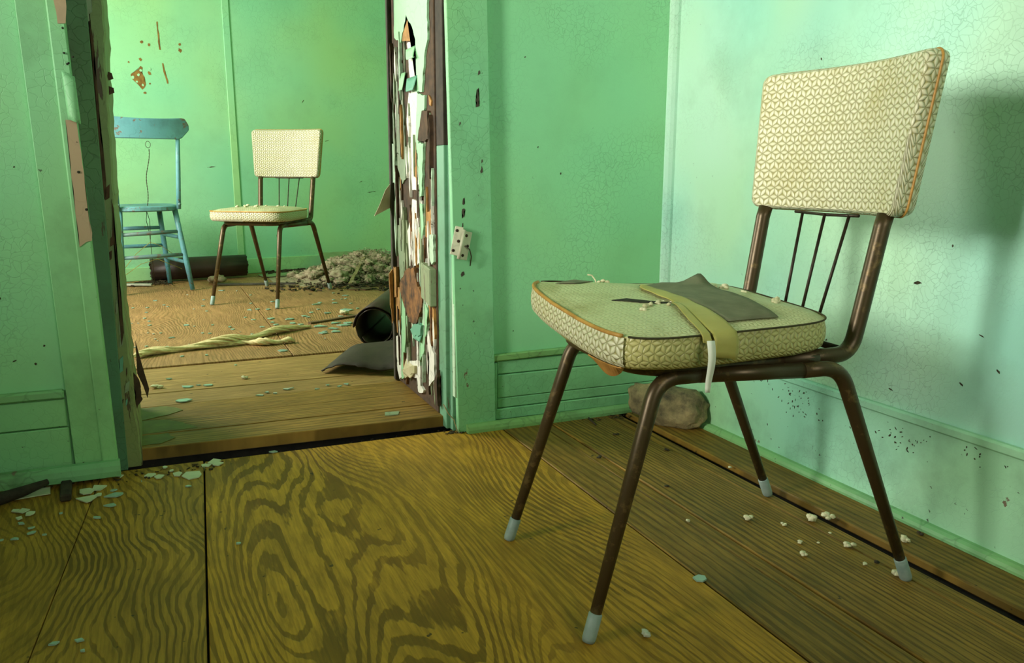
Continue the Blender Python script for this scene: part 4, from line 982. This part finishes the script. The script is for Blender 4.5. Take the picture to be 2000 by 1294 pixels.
fl.modifiers.new('thick', 'SOLIDIFY').thickness = .003

# ------------------------------------------------------------------ hinge on the right casing
hg = empty('door_hinge', (-.672, -.022, .480)); tag(hg, 'white painted rusty hinge hanging from the right door casing', 'hinge')
def leaf(name, w, h, off, ang, tilt):
    V, F = plate_geo([(0, 0), (w, 0), (w, h), (0, h)], lambda u, v, t: (u, t, v), -.0015, .0015)
    R = Matrix.Rotation(tilt, 4, 'Y') @ Matrix.Translation(off) @ Matrix.Rotation(ang, 4, 'Z')
    o = mesh(name, [R @ Vector(v) for v in V], F, m_hinge, hg); o.modifiers.new('b', 'BEVEL').width = .001
    for (u, v) in ((.3, .15), (.7, .5), (.3, .85)):
        p = R @ Vector((u * w, -.0025, v * h)); q = R @ Vector((u * w, .0, v * h))
        tube('screw', [p, q], .0042, m_rust, o, 8)
leaf('hinge_leaf', .024, .075, (.002, -.012, 0), .25, .22)
leaf('hinge_leaf', .022, .075, (-.024, -.006, .008), -.30, .22)
R = Matrix.Rotation(.22, 4, 'Y')
tube('knuckle', [R @ Vector((0, -.012, .0)), R @ Vector((0, -.012, .078))], .0048, m_hinge, hg, 10)
tube('bent_wire', [(.018, -.012, .034), (.030, -.016, .024), (.036, -.012, .005), (.034, -.008, -.020)], .0016, m_wire, hg, 6)

# ------------------------------------------------------------------ stone in the corner
bm = bmesh.new(); bmesh.ops.create_icosphere(bm, subdivisions=4, radius=1)
for v in bm.verts:
    p = v.co.copy(); n = .16 * mnoise.noise(p * 1.7) + .09 * mnoise.noise(p * 4.1) + .03 * mnoise.noise(p * 11)
    c = Vector((abs(p.x) ** .75 * (1 if p.x > 0 else -1), abs(p.y) ** .8 * (1 if p.y > 0 else -1), abs(p.z) ** .8 * (1 if p.z > 0 else -1)))
    p = c * (1 + n); v.co = Vector((p.x * .116, p.y * .050, p.z * .057 - .012 * p.x))
zm = min(v.co.z for v in bm.verts)
for v in bm.verts: v.co.z = max(v.co.z - zm - .006, 0.0)
st = from_bm('stone', bm, m_stone, None, True); st.location = (-.090, -.172, 0.001); st.rotation_euler = (0, 0, -.85)
tag(st, 'rough tan grey stone on the floor in the room corner', 'stone')

# ------------------------------------------------------------------ fibre strand
sd = empty('fibre_strand', (-1.1, 1.3, ZF)); tag(sd, 'long twisted cream fibre strand lying on the far room floor', 'fibre strand')
def cat(P, n):
    P = [Vector(p) for p in P]; out = []
    for i in range(len(P) - 1):
        a, b, c, d = P[max(i - 1, 0)], P[i], P[i + 1], P[min(i + 2, len(P) - 1)]
        for k in range(n):
            t = k / n
            out.append(.5 * ((2 * b) + (c - a) * t + (2 * a - 5 * b + 4 * c - d) * t * t + (3 * b - a - 3 * c + d) * t ** 3))
    out.append(P[-1]); return out
main = [(-1.50, 1.155, 0), (-1.433, 1.205, 0), (-1.326, 1.234, 0), (-1.194, 1.27, 0), (-1.094, 1.314, 0), (-1.002, 1.415, 0), (-.91, 1.48, 0), (-.80, 1.53, 0)]
side_ = [(-1.20, 1.262, 0), (-1.10, 1.262, 0), (-1.029, 1.225, 0), (-.95, 1.235, 0), (-.915, 1.24, 0)]
rg = random.Random(21)
for P, N_, rmax in ((main, 48, .030), (side_, 26, .020)):
    C_ = cat(P, 10); m = len(C_)
    for k in range(N_):
        ph, rr0, tw = rg.uniform(0, 6.28), rg.uniform(.25, 1), rg.uniform(3, 7); pts = []
        s0 = rg.randint(0, m // 6) if k > 4 else 0; s1 = m - rg.randint(0, m // 6) if k > 4 else m
        for i in range(s0, s1):
            t = i / (m - 1); env = rmax * (math.sin(math.pi * min(1, t * .93 + .05)) ** .6) * (.7 + .3 * math.sin(t * 17))
            d = (C_[min(i + 1, m - 1)] - C_[max(i - 1, 0)]).normalized(); sv = Vector((-d.y, d.x, 0))
            a = ph + tw * t * 3
            pts.append(C_[i] + sv * math.cos(a) * env * rr0 + Vector((0, 0, .004 + (env * .8) * (1 + math.sin(a) * rr0) * .75)) - Vector((-1.1, 1.3, 0)))
        tube('fibre', pts, rg.uniform(.0030, .0058), m_strand, sd, 5)

# ------------------------------------------------------------------ insulation pile and litter in the far room
rg = random.Random(33); geo = []
def pile_h(x, y):
    h = .155 * math.exp(-((x + .10) / .34) ** 2 - ((y - 3.28) / .30) ** 2) + .06 * math.exp(-((x + .42) / .18) ** 2 - ((y - 3.02) / .16) ** 2)
    return h
def ico(sub):
    bm = bmesh.new(); bmesh.ops.create_icosphere(bm, subdivisions=sub, radius=1)
    V = [v.co.copy() for v in bm.verts]; F = [tuple(v.index for v in f.verts) for f in bm.faces]; bm.free(); return V, F
I1, I2 = ico(1), ico(2)
I3 = ico(3); n_l = 0
while n_l < 260:
    x, y = rg.uniform(-.60, .55), rg.uniform(2.74, 3.70)
    h = pile_h(x, y)
    if h < .014 or rg.random() > min(1, h * 8 + .1): continue
    n_l += 1; k = n_l
    r = rg.uniform(.016, .042) * (.6 + min(.5, h * 4)); z = ZF + rg.uniform(.60, .95) * h
    sx, sy, sz = rg.uniform(.8, 1.5), rg.uniform(.8, 1.5), rg.uniform(.5, .85)
    Vv = []
    for p in I3[0]:
        s1 = Vector((k * 3.1, k * 1.7, 0))
        d = r * (1 + .5 * mnoise.noise(p * 1.9 + s1) + .40 * mnoise.noise(p * 4.7 + s1) + .30 * mnoise.noise(p * 10 + s1))
        Vv.append(Vector((x + p.x * d * sx, y + p.y * d * sy, max(ZF + .001, z + p.z * d * sz))))
    geo.append((Vv, I3[1]))
# loose fibres standing out of the clumps
for k in range(5200):
    x, y = rg.gauss(-.12, .26), rg.gauss(3.18, .24)
    yw = 3.5 + (x + 1.6) * .4 / 1.9 - .03
    h = pile_h(x, y)
    if h < .012 or y > yw: continue
    p0 = Vector((x, y, ZF + h * rg.uniform(.75, 1.12))); d = Vector((rg.gauss(0, 1), rg.gauss(0, 1), rg.gauss(.1, .5))).normalized()
    l = rg.uniform(.010, .034); r = rg.uniform(.0007, .0018); sd_ = d.cross(Vector((0, 0, 1))).normalized(); c = Vector((rg.gauss(0, .008), rg.gauss(0, .008), rg.gauss(0, .006)))
    P = [p0 - d * l * .5, p0 + c, p0 + d * l * .5]
    for q in P: q.z = max(q.z, ZF + .003)
    geo.append(([P[0], P[1] + sd_ * r, P[1] - sd_ * r, P[1] + Vector((0, 0, r * 1.6)), P[2]], [(0, 1, 2), (0, 2, 3), (0, 3, 1), (4, 2, 1), (4, 3, 2), (4, 1, 3)]))
nx, ny = 40, 40; Vv, Ff = [], []
for i in range(nx + 1):
    for j in range(ny + 1):
        x, y = -.75 + 1.45 * i / nx, 2.6 + 1.05 * j / ny
        yw = 3.5 + (x + 1.6) * .4 / 1.9 - .02
        Vv.append(Vector((x, min(y, yw), ZF - .003 + max(0, pile_h(x, y) * .72 - .010 + .012 * mnoise.noise(Vector((x * 14, y * 14, 0)))))))
for i in range(nx):
    for j in range(ny): q = i * (ny + 1) + j; Ff.append((q, q + 1, q + ny + 2, q + ny + 1))
geo.append((Vv, Ff))
V, F = join_geo(geo)
pile = mesh('insulation_pile', V, F, m_insul, None, True); pile['kind'] = 'stuff'
tag(pile, 'heap of grey brown insulation fluff against the far wall', 'insulation')
geo = []
def crumb(x, y, z, s, rg):
    Vv = []
    R = Matrix.Rotation(rg.uniform(0, 6.28), 3, 'Z') @ Matrix.Rotation(rg.uniform(-.6, .6), 3, 'X')
    l, w_, h = s * rg.uniform(.8, 2.2), s * rg.uniform(.3, .8), s * rg.uniform(.1, .4)
    for a in (-1, 1):
        for b in (-1, 1):
            for c in (-1, 1): Vv.append(Vector((x, y, z)) + R @ Vector((a * l * rg.uniform(.6, 1), b * w_ * rg.uniform(.6, 1), c * h)))
    zm = min(v.z for v in Vv)
    Vv = [v + Vector((0, 0, max(0, z - zm))) for v in Vv]
    return Vv, [(0, 1, 3, 2), (4, 6, 7, 5), (0, 4, 5, 1), (2, 3, 7, 6), (0, 2, 6, 4), (1, 5, 7, 3)]
for k in range(900):
    u = rg.random()
    if u < .45: x, y = rg.gauss(-.30, .28), rg.gauss(2.86, .12)
    elif u < .75: s = rg.uniform(.85, 1.55); t = abs(rg.gauss(0, .10)) + .02; x, y, _ = fw(s, 0, t)
    else: x, y = rg.gauss(-.05, .25), rg.gauss(2.72, .10)
    yw = 3.5 + (x + 1.6) * .4 / 1.9 - .03
    if x < -.85 or x > .9 or y > yw: continue
    geo.append(crumb(x, y, ZF + .001 + pile_h(x, y) * .6 * rg.random(), rg.uniform(.004, .014), rg))
V, F = join_geo(geo)
lit = mesh('floor_litter', V, F, m_litter, None); lit['kind'] = 'stuff'
tag(lit, 'dark crumbled litter strewn along the far wall under the insulation', 'litter')
geo = []
rg = random.Random(41)
for k in range(260):
    s = rg.uniform(.10, .62); t = abs(rg.gauss(0, .05)) + .10
    x, y, _ = fw(-.05 + s * .45, 0, t + .06)
    geo.append(crumb(x, y, ZF + .001, rg.uniform(.004, .012), rg))
V, F = join_geo(geo)
lit = mesh('floor_litter', V, F, m_litter, None); lit['kind'] = 'stuff'
tag(lit, 'crumbled litter beside the turquoise chair at the far wall', 'litter')
geo = []
for k in range(420):
    u = rg.random()
    if u < .5: x = rg.uniform(-1.50, -.66); y = .045 + rg.gauss(0, .012)
    elif u < .72: x = rg.gauss(-.665, .02); y = .01 + abs(rg.gauss(0, .02)) - .03
    elif u < .9: x = rg.uniform(-1.75, -1.28); y = rg.gauss(-.03, .02)
    else: x = rg.uniform(-.30, -.03); y = rg.gauss(-.055, .012)
    geo.append(crumb(x, y, .0 if y < .015 else -.018, rg.uniform(.0012, .0045), rg))
V, F = join_geo(geo)
lit = mesh('floor_litter', V, F, m_litter, None); lit['kind'] = 'stuff'
tag(lit, 'fine dark grit along the doorway threshold and baseboards', 'grit')

def scrap(name, label, cat, poly, loc, mat, t=.004, tilt=(0, 0, 0), group=None):
    o = plate(name, jag(poly, .03, .003), lambda u, v, w_: (u, v, w_), 0, t, mat)
    o.location = loc; o.rotation_euler = tilt
    return tag(o, label, cat, group)
R4 = lambda l, w_: [(-l / 2, -w_ / 2), (l / 2, -w_ / 2), (l / 2, w_ / 2), (-l / 2, w_ / 2)]
scrap('lath', 'thin pale lath leaning on the insulation heap behind the far chair', 'lath', R4(.46, .022), (-.26, 2.98, .10), m_lath, .006, (0, -.25, 1.15))
scrap('card_scrap', 'pale card scrap on the insulation heap next to the lath', 'scrap', R4(.09, .05), (-.345, 2.98, .075), m_strand, .002, (.3, -.2, .9))
scrap('lath', 'thin brown lath running from under the near linoleum roll', 'lath', R4(.30, .022), (-.652, 1.69, ZF + .001), m_card, .006, (0, 0, .43))
scrap('card_scrap', 'flat brown card at the foot of the insulation heap', 'scrap', R4(.12, .07), (-.33, 2.62, ZF + .001), m_card, .006, (0, 0, -.4))
scrap('board_scrap', 'green painted board lying against the far baseboard behind the far chair', 'scrap', R4(.36, .16), (-.16, 3.66, .10), m_greenboard, .006, (.5, 0, .2))
scrap('board_scrap', 'pale green board scrap flat on the floor under the far wall', 'scrap', R4(.34, .14), (-.62, 3.46, ZF + .002), m_greenboard, .006, (0, 0, .15))
scrap('board_scrap', 'long grey board edge on the floor behind the far chair legs', 'scrap', R4(.46, .03), (-.86, 3.05, ZF + .001), m_greywood, .008, (0, 0, -.26))
scrap('lath', 'bright white lath end on the floor by the turquoise chair', 'lath', R4(.18, .022), (-1.52, 3.24, ZF + .004), m_chip_white, .010, (0, 0, -.4))
scrap('stick', 'dark crossed stick at the foot of the heap beside the jamb', 'stick', R4(.30, .018), (-.10, 2.56, ZF + .012), m_stick, .012, (0, -.06, .55))
scrap('stick', 'dark stick lying flat near the heap by the jamb', 'stick', R4(.22, .020), (-.06, 2.62, ZF + .002), m_stick, .012, (0, 0, -.2))
dx = empty('ribbed_duct', (.17, 3.12, ZF)); tag(dx, 'white ribbed duct end on top of the insulation heap', 'duct')
pts, rad = [], []
for i in range(31): pts.append((-.10 + .30 * i / 30, .02 * i / 30, .145 - .02 * i / 30)); rad.append(.042 + .004 * math.cos(i * math.pi / 1.5))
tube('duct_wall', pts, rad, m_duct, dx, 18)

def lump(name, label, cat, loc, r, seed, mat, group=None, flat=.7, n=7):
    V, F = fluff_geo(r, seed, n, flat)
    o = mesh(name, V, F, mat, None, True); o.location = loc
    return tag(o, label, cat, group)
lump('insulation_tuft', 'tan insulation tuft in front of the dark roll by the far wall', 'tuft', (-1.075, 3.20, ZF), .055, 5, m_insul, None, .6)
lump('insulation_tuft', 'small cream tuft on the floor near the open roll end', 'tuft', (-.60, 1.80, ZF), .028, 6, m_fluff, None, .6)
lump('insulation_tuft', 'white crumb on the floorboards in the middle of the doorway', 'tuft', (-1.157, .714, ZF - .003), .011, 7, m_fluff)
lump('insulation_tuft', 'pair of white crumbs on the boards beside the left jamb', 'tuft', (-1.425, .70, ZF - .003), .022, 8, m_fluff, None, .4)
for i, (x, y, s) in enumerate(FLUFF):
    lump('stuffing_tuft', 'white cotton stuffing tuft dropped on the planks under the foreground chair', 'stuffing', (x, y, .0005), s * .62, 100 + i, m_fluff, 'stuffing tufts on the near planks')
# pebble, nail, dark bits
lump('pebble', 'pale pebble on the plywood beside the nearest chair foot', 'pebble', (-.741, -1.074, 0), .011, 300, m_chip_white, None, .75, 3)
nl = tube('nail', [(-.277, -.041, .003), (-.289, -.105, .003)], [.003, .002], m_stick, None, 8); tag(nl, 'dark nail on the floor near the back baseboard', 'nail')
for i, (x, y) in enumerate(((-.364, -.572), (-.414, -.345), (-.222, -1.035), (-.045, -.981), (-.225, -.36), (-.28, -.20))):
    lump('wood_crumb', 'dark crumb on the planks around the foreground chair', 'crumb', (x, y, .001), .008, 320 + i, m_stick, 'dark crumbs on the near planks', .5, 3)
# rotten sticks at the left wall
pts = [(-1.80, -.150, .012), (-1.742, -.110, .016), (-1.70, -.085, .018), (-1.655, -.055, .022)]
stk = tube('stick', pts, [.013, .014, .012, .007], m_stick, None, 7); tag(stk, 'dark rotten stick on the floor under the left baseboard', 'stick')
ch = box('wood_chunk', (-.011, -.05, 0), (.011, .05, .016), m_stick, None, .003); ch.location = (-1.617, -.088, .0); ch.rotation_euler = (0, 0, .06)
tag(ch, 'short brown block of rotten wood against the left baseboard', 'wood')
plate_o = scrap('paint_sheet', 'long green paint sheet on the floor behind the rotten stick', 'paint chip', R4(.10, .045), (-1.70, -.062, .001), m_chip, .002, (0, 0, .1))

# ------------------------------------------------------------------ broken glass and paint chips
def shard(name, x, y, z, s, rg, mat, label, cat, group, asp=None, t=.003):
    n = rg.randint(4, 6); asp = asp or rg.uniform(.35, .75)
    an = sorted(rg.uniform(0, 6.283) for _ in range(n))
    if max((b - a) for a, b in zip(an, an[1:] + [an[0] + 6.283])) > 2.6: an = [6.283 * i / n + rg.uniform(-.3, .3) for i in range(n)]
    poly = [(math.cos(a) * s / 2 * rg.uniform(.8, 1.05), math.sin(a) * s / 2 * asp * rg.uniform(.8, 1.05) * 1.6) for a in an]
    o = plate(name, poly, lambda u, v, w_: (u, v, w_), 0, t, mat)
    o.location = (x, y, z); o.rotation_euler = (rg.uniform(-.03, .03), rg.uniform(-.03, .03), rg.uniform(-.6, .5))
    return tag(o, label, cat, group)
rg = random.Random(55)
for (x, y, s) in FAR_GLASS:
    if x > -.86 and y < 1.72: lab, grp = 'green glass shard in the cluster by the open end of the linoleum roll', 'glass cluster by the linoleum roll'
    elif x < -1.15 and y > 2.2: lab, grp = 'pale glass shard on the plywood between the turquoise chair and the far chair', 'glass left of the far chair'
    elif x < -1.15: lab, grp = 'pale glass shard around the left end of the fibre strand', 'glass at the left end of the strand'
    elif y > 2.0: lab, grp = 'pale glass shard on the plywood around the feet of the far chair', 'glass around the far chair feet'
    else: lab, grp = 'green glass shard on the plywood between the far chair and the fibre strand', 'glass between chair and strand'
    shard('glass_shard', x, y, ZF + .001, s * 1.05, rg, m_glass if s > .012 else m_chip_white, lab, 'glass shard', grp, t=.003)
for (x, y, s) in SILL_GLASS:
    shard('glass_shard', x, y, ZF - .001, s, rg, m_glass, 'pale glass shard on the floorboards of the doorway', 'glass shard', 'glass shards on the doorway boards', .4)
for (x, y, s) in NEAR_GLASS[:-1]:
    if y < -.7: lab, grp = 'clear glass sliver in the trio on the plywood at the bottom left', 'three slivers at the bottom left'
    elif x < -1.6: lab, grp = 'clear glass sliver on the plywood in front of the rotten stick', 'slivers in front of the stick'
    elif x < -1.5: lab, grp = 'clear glass sliver on the plywood in front of the short wood block', 'slivers in front of the wood block'
    elif y > 0: lab, grp = 'lone glass shard at the edge of the plywood under the door sill', None
    else: lab, grp = 'clear glass sliver on the plywood near the doorway threshold chips', 'slivers near the threshold'
    shard('glass_shard', x, y, .0015, s, rg, m_glass, lab, 'glass shard', grp, .35)
x, y, s = NEAR_GLASS[-1]
shard('glass_shard', x, y, .001, s, rg, m_glass, 'lone triangular glass shard on the planks between the chair legs', 'glass shard', None, .6)
for (x, y, s) in CHIPS:
    shard('paint_chip', x, y, .0012 if y < .012 else -.017, s * 1.1, rg, m_chip, 'grey green paint chip on the floor below the doorway threshold' if x > -1.45 else ('grey green paint chip on the floor beside the short wood block' if x > -1.6 else 'grey green paint chip on the floor by the rotten stick'), 'paint chip', 'chips below the threshold' if x > -1.45 else ('chips beside the wood block' if x > -1.6 else 'chips by the stick'), .8, .0025)
# small hanging root by the right jamb foot
tw = tube('twig', [(-.70, .020, .075), (-.69, .005, .05), (-.678, -.004, .035), (-.676, -.022, .012), (-.673, -.03, .003)], .0016, m_lath, None, 6)
tag(tw, 'thin dry twig hanging at the foot of the right door jamb', 'twig')

# ------------------------------------------------------------------ scuffs on the painted walls
rg = random.Random(77)
wr, wb = bpy.data.objects['wall_right'], bpy.data.objects['wall_back']
b_right, b_left = bpy.data.objects['baseboard_right'], bpy.data.objects['baseboard_left']
def mark(parent, u, v, l, w_, ang, plane, off, mat):
    c, s_ = math.cos(ang), math.sin(ang)
    poly = [(u + c * a * l - s_ * b * w_, v + s_ * a * l + c * b * w_) for a, b in ((-.5, -.3), (.1, -.5), (.5, -.1), (.4, .4), (-.2, .5))]
    f = (lambda p, q, t: (off - t, p, q)) if plane == 'x' else (lambda p, q, t: (p, off - t, q))
    return plate('scuff_mark', jag(poly, .006, w_ * .25, rg), f, 0, .0006, mat, parent)
m_scuff = plain('brown scuff', (.05, .045, .015), (.02, .018, .008), 60, .9)
for (y, z, l, w_, a) in MARKS_RIGHT: mark(wr, y, z, l, w_, a, 'x', 0, m_scuff)
for (cy, cz, n, sy, sz) in ((-.585, .168, 42, .040, .022), (-.875, .165, 30, .035, .012), (-1.03, .185, 12, .05, .012), (-.42, .19, 14, .05, .012)):
    for k in range(n):
        mark(b_right, rg.gauss(cy, sy), min(.200, rg.gauss(cz, sz)), rg.uniform(.002, .008), rg.uniform(.001, .0035), rg.uniform(0, 3), 'x', -.010, m_scuff)
for (x, z, l, w_, a) in MARKS_BACK: mark(wb, x, z, l, w_, a, 'y', 0, m_scuff)
